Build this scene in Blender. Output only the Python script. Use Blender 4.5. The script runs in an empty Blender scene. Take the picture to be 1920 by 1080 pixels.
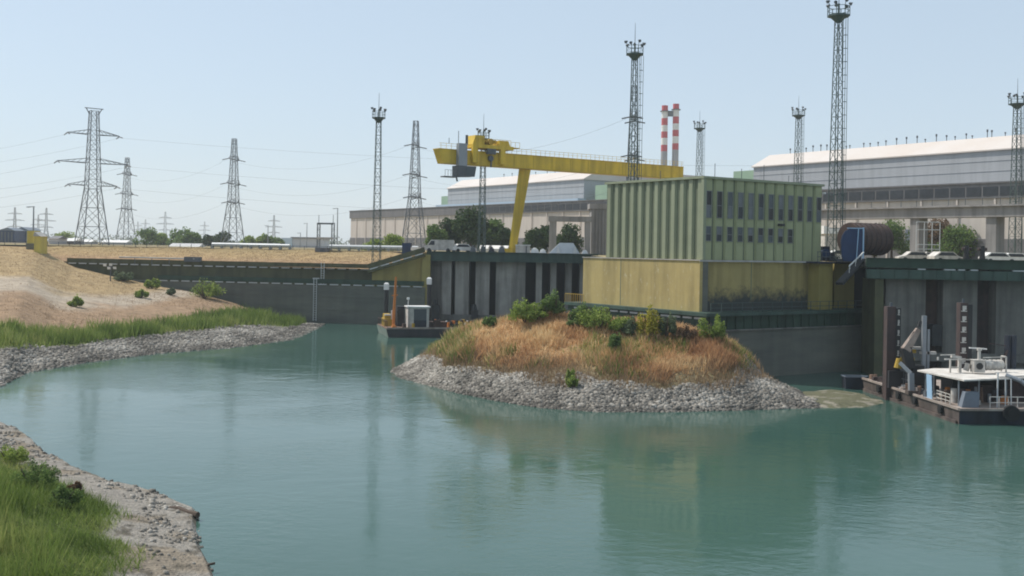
import bpy, math, random
import numpy as np
from mathutils import Vector, Matrix
from mathutils.bvhtree import BVHTree

random.seed(7)
RNG = np.random.default_rng(11)
SC = bpy.context.scene
COL = SC.collection
PI = math.pi

# ------------------------------------------------------------------ camera
H = 13.0                      # eye height above the water, metres
F = 2059.0                    # focal length in pixels of a 1920 wide picture
CX, CY = 960.0, 468.0         # where the level view axis meets the picture
ROLL = math.radians(1.0)
cam_d = bpy.data.cameras.new('camera')
cam_d.sensor_width = 36.0
cam_d.lens = 36.0 * F / 1920.0
cam_d.shift_y = -(540.0 - CY) / 1920.0
cam_d.clip_start = 0.5
cam_d.clip_end = 12000.0
cam = bpy.data.objects.new('camera', cam_d)
COL.objects.link(cam)
cam.matrix_world = Matrix.Translation((0, 0, H)) @ Matrix.Rotation(PI / 2, 4, 'X') @ Matrix.Rotation(ROLL, 4, 'Z')
SC.camera = cam

# ------------------------------------------------------------------ light
SUN_AZ = Vector((-0.90, 0.44, 0)).normalized()
SUN_EL = math.radians(54)
sun_dir = Vector((SUN_AZ.x * math.cos(SUN_EL), SUN_AZ.y * math.cos(SUN_EL), math.sin(SUN_EL)))
sun_d = bpy.data.lights.new('sun', 'SUN')
sun_d.energy = 3.6
sun_d.angle = math.radians(0.5)
sun_d.color = (1.0, 0.945, 0.87)
sun = bpy.data.objects.new('sun', sun_d)
sun.rotation_mode = 'QUATERNION'
sun.rotation_quaternion = sun_dir.to_track_quat('Z', 'Y')
sun.location = (0, 0, 300)
COL.objects.link(sun)

world = bpy.data.worlds.new('World')
SC.world = world
world.use_nodes = True
wn = world.node_tree
sky = wn.nodes.new('ShaderNodeTexSky')
sky.sky_type = 'NISHITA'
sky.sun_disc = False
sky.sun_elevation = SUN_EL
sky.sun_rotation = math.atan2(sun_dir.x, sun_dir.y)
sky.altitude = 100
sky.air_density = 1.0
sky.dust_density = 1.0
sky.ozone_density = 1.0
bg = wn.nodes['Background']
bg.inputs['Strength'].default_value = 0.115
hs = wn.nodes.new('ShaderNodeHueSaturation')
hs.inputs['Saturation'].default_value = 0.72
wn.links.new(sky.outputs[0], hs.inputs['Color'])
veil = wn.nodes.new('ShaderNodeMix')          # thin even high haze over the clear sky
veil.data_type = 'RGBA'
veil.inputs[0].default_value = 0.62
veil.inputs[7].default_value = (3.75, 4.75, 5.75, 1)
wn.links.new(hs.outputs[0], veil.inputs[6])
wn.links.new(veil.outputs[2], bg.inputs['Color'])

SC.view_settings.view_transform = 'Standard'
SC.view_settings.look = 'None'
SC.view_settings.exposure = 0.34
SC.view_settings.gamma = 1.0
SC.view_settings.use_curve_mapping = False
SC.render.engine = 'CYCLES'
SC.cycles.filter_width = 1.9
SC.cycles.max_bounces = 6
SC.cycles.volume_bounces = 2
SC.cycles.use_denoising = True


# ------------------------------------------------------------------ helpers
def ray(px, py):
    u, v = px - CX, py - CY
    x = u * math.cos(ROLL) + v * math.sin(ROLL)
    y = -u * math.sin(ROLL) + v * math.cos(ROLL)
    return x / F, -y / F


def P(px, py, d):
    a, b = ray(px, py)
    return Vector((a * d, d, H + b * d))


def PZ(px, py, z):
    a, b = ray(px, py)
    d = (z - H) / b
    return Vector((a * d, d, z))


def PX(px, d):
    return ray(px, 460)[0] * d


def vnoise(x, y, seed=0):
    x = np.asarray(x, float); y = np.asarray(y, float)
    xi = np.floor(x).astype(np.int64); yi = np.floor(y).astype(np.int64)
    xf = x - xi; yf = y - yi
    xf = xf * xf * (3 - 2 * xf); yf = yf * yf * (3 - 2 * yf)

    def h(a, b):
        n = (a * 374761393 + b * 668265263 + seed * 974634777) & 0x7fffffff
        n = ((n ^ (n >> 13)) * 1274126177) & 0x7fffffff
        n = (n ^ (n >> 16)) & 0xffff
        return n / 65535.0
    return (h(xi, yi) * (1 - xf) + h(xi + 1, yi) * xf) * (1 - yf) + (h(xi, yi + 1) * (1 - xf) + h(xi + 1, yi + 1) * xf) * yf


def fbm(x, y, seed=0, o=4):
    s = 0; a = 0.5; t = 0
    for k in range(o):
        s = s + a * vnoise(np.asarray(x) * 2 ** k, np.asarray(y) * 2 ** k, seed + k)
        t += a; a *= 0.5
    return s / t


ORG = {}


def thing(name, label, cat, loc=(0, 0, 0), group=None):
    o = bpy.data.objects.new(name, None)
    o.empty_display_size = 0.3
    COL.objects.link(o)
    o.location = loc
    ORG[o.name] = Vector(loc)
    o['label'] = label
    o['category'] = cat
    if group:
        o['group'] = group
    return o


def tag(o, label, cat, group=None):
    o['label'] = label
    o['category'] = cat
    if group:
        o['group'] = group
    return o


def kind(o, k):
    o['kind'] = k
    return o


def finish(name, me, mats, parent, smooth, loc=None):
    if not isinstance(mats, (list, tuple)):
        mats = [mats]
    for m in mats:
        me.materials.append(m)
    if smooth:
        me.polygons.foreach_set('use_smooth', [True] * len(me.polygons))
    o = bpy.data.objects.new(name, me)
    COL.objects.link(o)
    if parent is not None:
        o.parent = parent
        off = ORG[parent.name]
        ORG[o.name] = off
    elif loc is not None:
        off = Vector(loc)
        o.location = off
        ORG[o.name] = off
    else:
        off = Vector((0, 0, 0))
        ORG[o.name] = off
    if off.length > 0:
        me.transform(Matrix.Translation(-off))
    me.update()
    return o


class MB:
    """collects shapes; build() links them as one mesh"""

    def __init__(s, M=None):
        s.v = []; s.f = []; s.m = []
        s.M = M if M is not None else Matrix.Identity(4)

    def add(s, vs, fs, m=0):
        n = len(s.v)
        s.v += [tuple(s.M @ Vector(v)) for v in vs]
        s.f += [tuple(i + n for i in f) for f in fs]
        s.m += [m] * len(fs)
        return s

    def box(s, x0, x1, y0, y1, z0, z1, m=0):
        vs = [(x0, y0, z0), (x1, y0, z0), (x1, y1, z0), (x0, y1, z0), (x0, y0, z1), (x1, y0, z1), (x1, y1, z1), (x0, y1, z1)]
        return s.add(vs, [(3, 2, 1, 0), (4, 5, 6, 7), (0, 1, 5, 4), (1, 2, 6, 5), (2, 3, 7, 6), (3, 0, 4, 7)], m)

    def bar(s, p, q, w, h=None, m=0):
        p = Vector(p); q = Vector(q); h = h or w
        d = (q - p)
        if d.length < 1e-6:
            return s
        d.normalize()
        up = Vector((0, 0, 1)) if abs(d.z) < 0.95 else Vector((0, 1, 0))
        a = d.cross(up).normalized() * (w / 2)
        b = a.cross(d).normalized() * (h / 2)
        vs = [p - a - b, p + a - b, p + a + b, p - a + b, q - a - b, q + a - b, q + a + b, q - a + b]
        return s.add(vs, [(3, 2, 1, 0), (4, 5, 6, 7), (0, 1, 5, 4), (1, 2, 6, 5), (2, 3, 7, 6), (3, 0, 4, 7)], m)

    def taper(s, p, q, w0, h0, w1, h1, m=0):
        p = Vector(p); q = Vector(q)
        d = (q - p).normalized()
        up = Vector((0, 0, 1)) if abs(d.z) < 0.95 else Vector((0, 1, 0))
        a = d.cross(up).normalized()
        b = a.cross(d).normalized()
        vs = []
        for c, w, h in ((p, w0, h0), (q, w1, h1)):
            vs += [c - a * w / 2 - b * h / 2, c + a * w / 2 - b * h / 2, c + a * w / 2 + b * h / 2, c - a * w / 2 + b * h / 2]
        return s.add(vs, [(3, 2, 1, 0), (4, 5, 6, 7), (0, 1, 5, 4), (1, 2, 6, 5), (2, 3, 7, 6), (3, 0, 4, 7)], m)

    def cyl(s, p, q, r0, r1=None, n=12, m=0):
        p = Vector(p); q = Vector(q); r1 = r0 if r1 is None else r1
        d = (q - p).normalized()
        up = Vector((0, 0, 1)) if abs(d.z) < 0.95 else Vector((0, 1, 0))
        a = d.cross(up).normalized(); b = a.cross(d).normalized()
        vs = []
        for c, r in ((p, r0), (q, r1)):
            for k in range(n):
                t = 2 * PI * k / n
                vs.append(c + a * (r * math.cos(t)) + b * (r * math.sin(t)))
        fs = [(k, (k + 1) % n, n + (k + 1) % n, n + k) for k in range(n)]
        fs += [tuple(range(n - 1, -1, -1)), tuple(range(n, 2 * n))]
        return s.add(vs, fs, m)

    def tube(s, pts, r, n=5, m=0):
        for a, b in zip(pts[:-1], pts[1:]):
            s.cyl(a, b, r, r, n, m)
        return s

    def prism(s, poly, z0, z1, m=0):
        n = len(poly)
        vs = [(x, y, z0) for x, y in poly] + [(x, y, z1) for x, y in poly]
        fs = [tuple(range(n - 1, -1, -1)), tuple(range(n, 2 * n))] + [(k, (k + 1) % n, n + (k + 1) % n, n + k) for k in range(n)]
        return s.add(vs, fs, m)

    def extrude(s, pts, vec, m=0):
        n = len(pts); vec = Vector(vec)
        vs = [Vector(p) for p in pts] + [Vector(p) + vec for p in pts]
        fs = [tuple(range(n - 1, -1, -1)), tuple(range(n, 2 * n))] + [(k, (k + 1) % n, n + (k + 1) % n, n + k) for k in range(n)]
        return s.add(vs, fs, m)

    def build(s, name, mats, parent=None, smooth=False, loc=None):
        me = bpy.data.meshes.new(name)
        me.from_pydata(s.v, [], s.f)
        me.polygons.foreach_set('material_index', s.m)
        return finish(name, me, mats, parent, smooth, loc)


def np_mesh(name, verts, faces, mats, parent=None, var=None, smooth=False, loc=None):
    """verts (n,3), faces (m,k) all of one size; var = one value per face"""
    me = bpy.data.meshes.new(name)
    verts = np.asarray(verts, np.float32); faces = np.asarray(faces, np.int32)
    m, k = faces.shape
    me.vertices.add(len(verts)); me.vertices.foreach_set('co', verts.ravel())
    me.loops.add(m * k); me.loops.foreach_set('vertex_index', faces.ravel())
    me.polygons.add(m)
    me.polygons.foreach_set('loop_start', np.arange(0, m * k, k, dtype=np.int32))
    me.polygons.foreach_set('loop_total', np.full(m, k, np.int32))
    me.update(calc_edges=True)
    if var is not None:
        at = me.attributes.new('var', 'FLOAT', 'FACE')
        at.data.foreach_set('value', np.asarray(var, np.float32))
    return finish(name, me, mats, parent, smooth, loc)


# ------------------------------------------------------------------ materials
def nodes_of(m):
    m.use_nodes = True
    return m.node_tree.nodes, m.node_tree.links, m.node_tree.nodes['Principled BSDF']


def lin(c):
    return (c[0], c[1], c[2], 1.0)


def mat(name, c, c2=None, rough=0.7, scale=0.6, metal=0.0, bump=0.0, bscale=4.0, streak=0.0, spec=0.35, stretch=(1, 1, 1)):
    """two tones mixed by noise in object space, with optional vertical streaks and bump"""
    m = bpy.data.materials.new(name)
    N, L, B = nodes_of(m)
    B.inputs['Roughness'].default_value = rough
    B.inputs['Metallic'].default_value = metal
    B.inputs['Specular IOR Level'].default_value = spec
    c2 = c2 or tuple(x * 0.8 for x in c)
    tc = N.new('ShaderNodeTexCoord')
    mp = N.new('ShaderNodeMapping'); mp.inputs['Scale'].default_value = stretch
    L.new(tc.outputs['Object'], mp.inputs['Vector'])
    nz = N.new('ShaderNodeTexNoise'); nz.inputs['Scale'].default_value = scale; nz.inputs['Detail'].default_value = 6
    nz.inputs['Roughness'].default_value = 0.65
    L.new(mp.outputs[0], nz.inputs['Vector'])
    rp = N.new('ShaderNodeValToRGB')
    rp.color_ramp.elements[0].position = 0.32; rp.color_ramp.elements[1].position = 0.68
    rp.color_ramp.elements[0].color = lin(c); rp.color_ramp.elements[1].color = lin(c2)
    L.new(nz.outputs['Fac'], rp.inputs[0])
    out = rp.outputs[0]
    if streak > 0:
        mp2 = N.new('ShaderNodeMapping'); mp2.inputs['Scale'].default_value = (.9, .9, 0.07)
        L.new(tc.outputs['Object'], mp2.inputs['Vector'])
        n2 = N.new('ShaderNodeTexNoise'); n2.inputs['Scale'].default_value = 1.0; n2.inputs['Detail'].default_value = 5
        L.new(mp2.outputs[0], n2.inputs['Vector'])
        r2 = N.new('ShaderNodeValToRGB')
        r2.color_ramp.elements[0].position = 0.42; r2.color_ramp.elements[1].position = 0.66
        r2.color_ramp.elements[0].color = (1, 1, 1, 1)
        k = 1 - streak
        r2.color_ramp.elements[1].color = (k, k, k, 1)
        L.new(n2.outputs['Fac'], r2.inputs[0])
        mx = N.new('ShaderNodeMix'); mx.data_type = 'RGBA'; mx.blend_type = 'MULTIPLY'; mx.inputs[0].default_value = 1.0
        L.new(out, mx.inputs[6]); L.new(r2.outputs[0], mx.inputs[7])
        out = mx.outputs[2]
    L.new(out, B.inputs['Base Color'])
    if bump > 0:
        nb = N.new('ShaderNodeTexNoise'); nb.inputs['Scale'].default_value = bscale; nb.inputs['Detail'].default_value = 5
        L.new(mp.outputs[0], nb.inputs['Vector'])
        bp = N.new('ShaderNodeBump'); bp.inputs['Strength'].default_value = bump; bp.inputs['Distance'].default_value = 0.1
        L.new(nb.outputs['Fac'], bp.inputs['Height']); L.new(bp.outputs[0], B.inputs['Normal'])
    return m


def var_mat(name, stops, rough=0.85, trans=0.0, noise_scale=0.25, noise_amt=0.25):
    """colour by the per-face attribute 'var' plus soft patches"""
    m = bpy.data.materials.new(name)
    N, L, B = nodes_of(m)
    B.inputs['Roughness'].default_value = rough
    B.inputs['Specular IOR Level'].default_value = 0.2
    at = N.new('ShaderNodeAttribute'); at.attribute_name = 'var'
    tc = N.new('ShaderNodeTexCoord')
    nz = N.new('ShaderNodeTexNoise'); nz.inputs['Scale'].default_value = noise_scale; nz.inputs['Detail'].default_value = 3
    L.new(tc.outputs['Object'], nz.inputs['Vector'])
    ma = N.new('ShaderNodeMath'); ma.operation = 'MULTIPLY_ADD'; ma.inputs[1].default_value = noise_amt * 2; ma.inputs[2].default_value = -noise_amt
    L.new(nz.outputs['Fac'], ma.inputs[0])
    ad = N.new('ShaderNodeMath'); ad.operation = 'ADD'
    L.new(at.outputs['Fac'], ad.inputs[0]); L.new(ma.outputs[0], ad.inputs[1])
    rp = N.new('ShaderNodeValToRGB')
    while len(rp.color_ramp.elements) < len(stops):
        rp.color_ramp.elements.new(0.5)
    for e, (p, c) in zip(rp.color_ramp.elements, stops):
        e.position = p; e.color = lin(c)
    L.new(ad.outputs[0], rp.inputs[0])
    L.new(rp.outputs[0], B.inputs['Base Color'])
    if trans > 0:
        tr = N.new('ShaderNodeBsdfTranslucent')
        L.new(rp.outputs[0], tr.inputs['Color'])
        mx = N.new('ShaderNodeMixShader'); mx.inputs[0].default_value = trans
        L.new(B.outputs[0], mx.inputs[1]); L.new(tr.outputs[0], mx.inputs[2])
        L.new(mx.outputs[0], N['Material Output'].inputs['Surface'])
    return m


M = {}
M['concrete'] = mat('concrete', (.225, .21, .185), (.14, .135, .122), .9, .35, bump=.3, streak=.4)
M['concrete_wet'] = mat('concrete_wet', (.155, .155, .125), (.09, .095, .082), .8, .22, bump=.3, streak=.12, stretch=(.35, .35, 2.2))
M['concrete_pale'] = mat('concrete_pale', (.46, .44, .41), (.34, .33, .31), .9, .4, bump=.2, streak=.2)
M['concrete_pier'] = mat('concrete_pier', (.43, .395, .35), (.28, .26, .235), .9, .3, bump=.3, streak=.5)
M['bay_shade'] = mat('bay_shade', (.03, .03, .032), (.02, .02, .022), .9)  # near-black wall colour standing in for deep shade behind the bays
M['olive_paint'] = mat('olive_paint', (.105, .105, .05), (.07, .072, .04), .8, .5, streak=.3)
M['green_steel'] = mat('green_steel', (.055, .095, .075), (.04, .07, .055), .6, .5, streak=.35)
M['deep_green'] = mat('deep_green', (.035, .07, .045), (.025, .05, .035), .65, .6, streak=.35)
M['green_clad'] = mat('green_clad', (.29, .315, .205), (.255, .28, .185), .65, .5, streak=.14)
M['olive_clad'] = mat('olive_clad', (.34, .36, .20), (.30, .32, .18), .65, .5, streak=.14)
M['clad_groove'] = mat('clad_groove', (.17, .19, .12), (.13, .155, .10), .7, .5, streak=.2)
M['glass_dark'] = mat('glass_dark', (.045, .05, .06), (.025, .03, .035), .3, 1.2, spec=.25)
M['glass_blue'] = mat('glass_blue', (.085, .10, .11), (.06, .075, .085), .3, .8, spec=.3)
M['glass_blind'] = mat('glass_blind', (.15, .16, .17), (.11, .12, .13), .35, .8)
M['glass_black'] = mat('glass_black', (.012, .012, .014), None, .3)
M['frame_grey'] = mat('frame_grey', (.2, .21, .2), None, .5)
M['yellow_crane'] = mat('yellow_crane', (.72, .49, .035), (.58, .40, .045), .5, .5, streak=.28)
M['yellow_seam'] = mat('yellow_seam', (.5, .34, .03), (.42, .29, .03), .5, .5)
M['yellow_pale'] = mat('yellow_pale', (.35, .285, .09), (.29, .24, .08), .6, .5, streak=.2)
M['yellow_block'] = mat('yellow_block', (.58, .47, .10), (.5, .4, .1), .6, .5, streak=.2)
M['steel'] = mat('steel', (.11, .12, .13), (.08, .09, .10), .55, .6, metal=.2)
M['steel_green'] = mat('steel_green', (.07, .10, .09), (.05, .075, .07), .6, .6)
M['galv'] = mat('galv', (.30, .32, .34), (.24, .26, .28), .5, .6, metal=.3)
M['pale_metal'] = mat('pale_metal', (.55, .56, .56), (.45, .46, .46), .45, .6, metal=.2)
M['white'] = mat('white', (.78, .77, .74), (.66, .65, .62), .55, .8, streak=.15)
M['white_dirty'] = mat('white_dirty', (.64, .61, .56), (.42, .39, .35), .75, 1.6, streak=.3)
M['canopy'] = mat('canopy', (.68, .65, .60), (.48, .44, .39), .75, .9, streak=.15)
M['red'] = mat('red', (.5, .05, .06), (.42, .05, .06), .6)
M['stack_grey'] = mat('stack_grey', (.34, .34, .36), (.29, .29, .31), .8, .2, streak=.15)
M['hall_grey'] = mat('hall_grey', (.40, .41, .42), (.355, .365, .375), .6, .05, streak=.12)
M['hall_dark'] = mat('hall_dark', (.17, .165, .17), (.13, .125, .13), .6, .1, streak=.2)
M['hall_beige'] = mat('hall_beige', (.56, .50, .45), (.50, .45, .41), .7, .08, streak=.12)
M['hall_roof'] = mat('hall_roof', (.60, .55, .505), (.55, .47, .40), .45, .06, streak=.0)
M['hall_blue'] = mat('hall_blue', (.42, .52, .60), (.38, .48, .56), .5, .1)
M['annex_green'] = mat('annex_green', (.30, .42, .29), (.26, .37, .26), .6, .2)
M['trestle'] = mat('trestle', (.30, .285, .28), (.24, .23, .225), .85, .3, streak=.3)
M['blue_paint'] = mat('blue_paint', (.018, .045, .12), (.018, .035, .085), .5, .6, streak=.2)
M['navy'] = mat('navy', (.022, .03, .05), (.035, .035, .04), .6, .9, streak=.4)
M['light_blue'] = mat('light_blue', (.34, .50, .66), (.30, .45, .60), .6, .8)
M['grey_blue'] = mat('grey_blue', (.17, .20, .24), (.13, .15, .18), .6, .8)
M['rust'] = mat('rust', (.095, .06, .048), (.06, .042, .036), .85, 1.2, streak=.3)
M['rust_dark'] = mat('rust_dark', (.085, .055, .05), (.05, .04, .04), .85, 1.0, streak=.3)
M['orange'] = mat('orange', (.62, .20, .03), (.5, .17, .04), .55, .8, streak=.15)
M['ochre'] = mat('ochre', (.45, .30, .04), (.35, .22, .04), .6, .8)
M['black'] = mat('black', (.02, .02, .022), (.03, .03, .03), .6)
M['hull_dark'] = mat('hull_dark', (.03, .032, .038), (.05, .045, .045), .6, .6, streak=.3)
M['hull_brown'] = mat('hull_brown', (.13, .10, .085), (.08, .065, .06), .75, .9, streak=.4)
M['hull_pale'] = mat('hull_pale', (.30, .33, .28), (.22, .26, .22), .75, .7, streak=.3)
M['deck'] = mat('deck', (.36, .31, .27), (.20, .15, .125), .85, .9)
M['deck_brown'] = mat('deck_brown', (.30, .19, .13), (.2, .13, .1), .85, .9)
M['tyre'] = mat('tyre', (.02, .02, .02), None, .9)
M['bark'] = mat('bark', (.10, .075, .055), (.07, .05, .04), .95, 3.0)
M['tarp'] = mat('tarp', (.55, .57, .58), (.45, .47, .48), .7, .6)
M['plaster'] = mat('plaster', (.5, .5, .51), (.42, .42, .44), .8, .2)
M['road'] = mat('road', (.12, .12, .12), (.09, .09, .09), .9, .3)

# yellow base of the pump house: paint with pale scratches, flaking and black stains low on the shaded wall
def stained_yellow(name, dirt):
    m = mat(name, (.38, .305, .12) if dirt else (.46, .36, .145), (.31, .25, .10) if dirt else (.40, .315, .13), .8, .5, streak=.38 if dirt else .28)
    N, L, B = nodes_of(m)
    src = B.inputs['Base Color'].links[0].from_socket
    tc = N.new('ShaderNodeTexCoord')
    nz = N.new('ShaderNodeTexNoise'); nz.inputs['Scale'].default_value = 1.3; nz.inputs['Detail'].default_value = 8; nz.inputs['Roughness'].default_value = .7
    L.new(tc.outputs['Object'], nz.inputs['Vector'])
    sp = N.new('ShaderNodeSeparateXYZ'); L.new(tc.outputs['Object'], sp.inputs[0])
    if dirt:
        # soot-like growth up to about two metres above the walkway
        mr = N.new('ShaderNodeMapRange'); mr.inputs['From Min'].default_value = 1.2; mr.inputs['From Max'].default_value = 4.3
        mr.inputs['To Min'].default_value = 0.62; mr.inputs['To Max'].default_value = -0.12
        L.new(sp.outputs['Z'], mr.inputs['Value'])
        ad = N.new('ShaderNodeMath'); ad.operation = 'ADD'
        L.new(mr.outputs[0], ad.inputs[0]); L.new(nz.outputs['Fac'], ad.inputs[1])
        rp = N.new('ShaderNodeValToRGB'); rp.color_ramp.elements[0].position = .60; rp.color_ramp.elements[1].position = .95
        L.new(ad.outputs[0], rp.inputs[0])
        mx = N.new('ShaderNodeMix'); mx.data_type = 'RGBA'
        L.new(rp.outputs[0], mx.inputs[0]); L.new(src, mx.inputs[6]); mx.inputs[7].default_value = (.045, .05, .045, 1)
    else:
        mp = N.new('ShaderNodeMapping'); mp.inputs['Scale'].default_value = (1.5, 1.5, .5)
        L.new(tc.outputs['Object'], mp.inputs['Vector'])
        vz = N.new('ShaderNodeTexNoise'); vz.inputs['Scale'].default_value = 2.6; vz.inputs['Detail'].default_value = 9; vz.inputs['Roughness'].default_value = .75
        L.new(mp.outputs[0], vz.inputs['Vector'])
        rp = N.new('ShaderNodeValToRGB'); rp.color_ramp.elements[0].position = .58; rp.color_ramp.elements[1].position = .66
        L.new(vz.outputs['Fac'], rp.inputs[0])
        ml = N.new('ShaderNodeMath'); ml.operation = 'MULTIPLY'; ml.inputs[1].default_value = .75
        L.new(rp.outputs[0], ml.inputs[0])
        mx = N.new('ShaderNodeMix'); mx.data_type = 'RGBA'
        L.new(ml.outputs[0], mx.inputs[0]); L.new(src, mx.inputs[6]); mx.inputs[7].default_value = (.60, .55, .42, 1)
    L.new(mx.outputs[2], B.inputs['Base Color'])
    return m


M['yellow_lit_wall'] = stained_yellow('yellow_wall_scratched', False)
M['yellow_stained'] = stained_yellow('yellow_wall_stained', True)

# leaves and grass
M['leaf_dark'] = var_mat('leaf_dark', [(0, (.018, .035, .012)), (.55, (.045, .08, .025)), (1, (.10, .14, .05))], trans=.25)
M['leaf_mid'] = var_mat('leaf_mid', [(0, (.06, .10, .03)), (.55, (.14, .215, .065)), (1, (.25, .32, .11))], trans=.5)
M['leaf_light'] = var_mat('leaf_light', [(0, (.10, .15, .03)), (.55, (.25, .33, .075)), (1, (.40, .44, .14))], trans=.5)
M['leaf_yellow'] = var_mat('leaf_yellow', [(0, (.16, .17, .025)), (.55, (.42, .38, .06)), (1, (.58, .5, .11))], trans=.5)
M['leaf_grey'] = var_mat('leaf_grey', [(0, (.07, .09, .05)), (.55, (.14, .18, .10)), (1, (.24, .28, .17))], trans=.4)
M['leaf_brown'] = var_mat('leaf_brown', [(0, (.08, .05, .03)), (.55, (.17, .11, .065)), (1, (.26, .18, .11))], trans=.4)
M['grass_green'] = var_mat('grass_green', [(0, (.075, .115, .025)), (.5, (.17, .24, .055)), (1, (.33, .35, .12))], trans=.45, noise_scale=.12)
M['grass_dry'] = var_mat('grass_dry', [(0, (.30, .165, .085)), (.35, (.50, .29, .15)), (.7, (.64, .43, .22)), (1, (.74, .58, .34))], trans=.45, noise_scale=.1, noise_amt=.45)
M['grass_red'] = var_mat('grass_red', [(0, (.22, .155, .09)), (.5, (.31, .215, .13)), (1, (.41, .30, .18))], trans=.4, noise_scale=.08, noise_amt=.4)
M['rock'] = var_mat('rock', [(0, (.09, .083, .072)), (.5, (.24, .22, .19)), (1, (.42, .395, .35))], .9, noise_scale=.4, noise_amt=.15)


def ground_mat(name, bscale=2.0, bump=.5, pat=.6):
    """ground colour from the mesh's own soil map, broken up by fine noise"""
    m = bpy.data.materials.new(name)
    N, L, B = nodes_of(m)
    B.inputs['Roughness'].default_value = .95
    B.inputs['Specular IOR Level'].default_value = .1
    at = N.new('ShaderNodeAttribute'); at.attribute_name = 'soil'
    tc = N.new('ShaderNodeTexCoord')
    nz = N.new('ShaderNodeTexNoise'); nz.inputs['Scale'].default_value = pat; nz.inputs['Detail'].default_value = 10; nz.inputs['Roughness'].default_value = .72
    L.new(tc.outputs['Object'], nz.inputs['Vector'])
    rp = N.new('ShaderNodeValToRGB')
    rp.color_ramp.elements[0].position = .28; rp.color_ramp.elements[1].position = .72
    rp.color_ramp.elements[0].color = (.55, .55, .55, 1); rp.color_ramp.elements[1].color = (1.35, 1.33, 1.3, 1)
    L.new(nz.outputs['Fac'], rp.inputs[0])
    mx = N.new('ShaderNodeMix'); mx.data_type = 'RGBA'; mx.blend_type = 'MULTIPLY'; mx.inputs[0].default_value = 1
    L.new(at.outputs['Color'], mx.inputs[6]); L.new(rp.outputs[0], mx.inputs[7])
    L.new(mx.outputs[2], B.inputs['Base Color'])
    nb = N.new('ShaderNodeTexNoise'); nb.inputs['Scale'].default_value = bscale; nb.inputs['Detail'].default_value = 8
    L.new(tc.outputs['Object'], nb.inputs['Vector'])
    bp = N.new('ShaderNodeBump'); bp.inputs['Strength'].default_value = bump; bp.inputs['Distance'].default_value = .25
    L.new(nb.outputs['Fac'], bp.inputs['Height']); L.new(bp.outputs[0], B.inputs['Normal'])
    return m


M['soil'] = ground_mat('bank_soil')
M['mud'] = ground_mat('cracked_mud', 7.0, .9, 2.2)
M['plain'] = mat('dry_plain', (.36, .26, .14), (.20, .19, .09), .95, .03, bump=.3)

# water
def water_mat():
    m = bpy.data.materials.new('canal_water')
    N, L, B = nodes_of(m)
    B.inputs['Roughness'].default_value = .08
    B.inputs['IOR'].default_value = 1.33
    B.inputs['Specular IOR Level'].default_value = .5
    tc = N.new('ShaderNodeTexCoord')
    n0 = N.new('ShaderNodeTexNoise'); n0.inputs['Scale'].default_value = .025; n0.inputs['Detail'].default_value = 3
    L.new(tc.outputs['Object'], n0.inputs['Vector'])
    rp = N.new('ShaderNodeValToRGB')
    rp.color_ramp.elements[0].position = .35; rp.color_ramp.elements[1].position = .65
    rp.color_ramp.elements[0].color = (.036, .084, .066, 1); rp.color_ramp.elements[1].color = (.048, .104, .084, 1)
    L.new(n0.outputs['Fac'], rp.inputs[0]); L.new(rp.outputs[0], B.inputs['Base Color'])
    # calm and ruffled patches
    npch = N.new('ShaderNodeTexNoise'); npch.inputs['Scale'].default_value = .06; npch.inputs['Detail'].default_value = 4; npch.inputs['Distortion'].default_value = .8
    L.new(tc.outputs['Object'], npch.inputs['Vector'])
    rpp = N.new('ShaderNodeValToRGB'); rpp.color_ramp.elements[0].position = .4; rpp.color_ramp.elements[1].position = .62
    rpp.color_ramp.elements[0].color = (.15, .15, .15, 1)
    L.new(npch.outputs['Fac'], rpp.inputs[0])
    mp = N.new('ShaderNodeMapping'); mp.inputs['Scale'].default_value = (.8, 1.1, 1); mp.inputs['Rotation'].default_value = (0, 0, .5)
    L.new(tc.outputs['Object'], mp.inputs['Vector'])
    n1 = N.new('ShaderNodeTexNoise'); n1.inputs['Scale'].default_value = 1.5; n1.inputs['Detail'].default_value = 5; n1.inputs['Roughness'].default_value = .6; n1.inputs['Distortion'].default_value = .4
    L.new(mp.outputs[0], n1.inputs['Vector'])
    n2 = N.new('ShaderNodeTexNoise'); n2.inputs['Scale'].default_value = .28; n2.inputs['Detail'].default_value = 3; n2.inputs['Distortion'].default_value = 1.2
    L.new(mp.outputs[0], n2.inputs['Vector'])
    ml = N.new('ShaderNodeMath'); ml.operation = 'MULTIPLY'
    L.new(n1.outputs['Fac'], ml.inputs[0]); L.new(rpp.outputs[0], ml.inputs[1])
    ad = N.new('ShaderNodeMath'); ad.operation = 'MULTIPLY_ADD'; ad.inputs[1].default_value = .8
    L.new(n2.outputs['Fac'], ad.inputs[0]); L.new(ml.outputs[0], ad.inputs[2])
    bp = N.new('ShaderNodeBump'); bp.inputs['Strength'].default_value = .3; bp.inputs['Distance'].default_value = .085
    L.new(ad.outputs[0], bp.inputs['Height']); L.new(bp.outputs[0], B.inputs['Normal'])
    return m


M['water'] = water_mat()

# directions of the plant's own grid: R goes right and away, L left and away
CR, SR = math.cos(math.radians(34)), math.sin(math.radians(34))
GRID = Matrix.Rotation(math.radians(34), 4, 'Z')


def grid_at(x, y, z=0):
    return Matrix.Translation((x, y, z)) @ GRID


G0 = 12.25      # ground level of the plant

# ------------------------------------------------------------------ water, ground
kind(MB().add([(-320, -40, 0), (320, -40, 0), (320, 260, 0), (-320, 260, 0)], [(0, 1, 2, 3)]).build('water', M['water']), 'structure')

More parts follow.
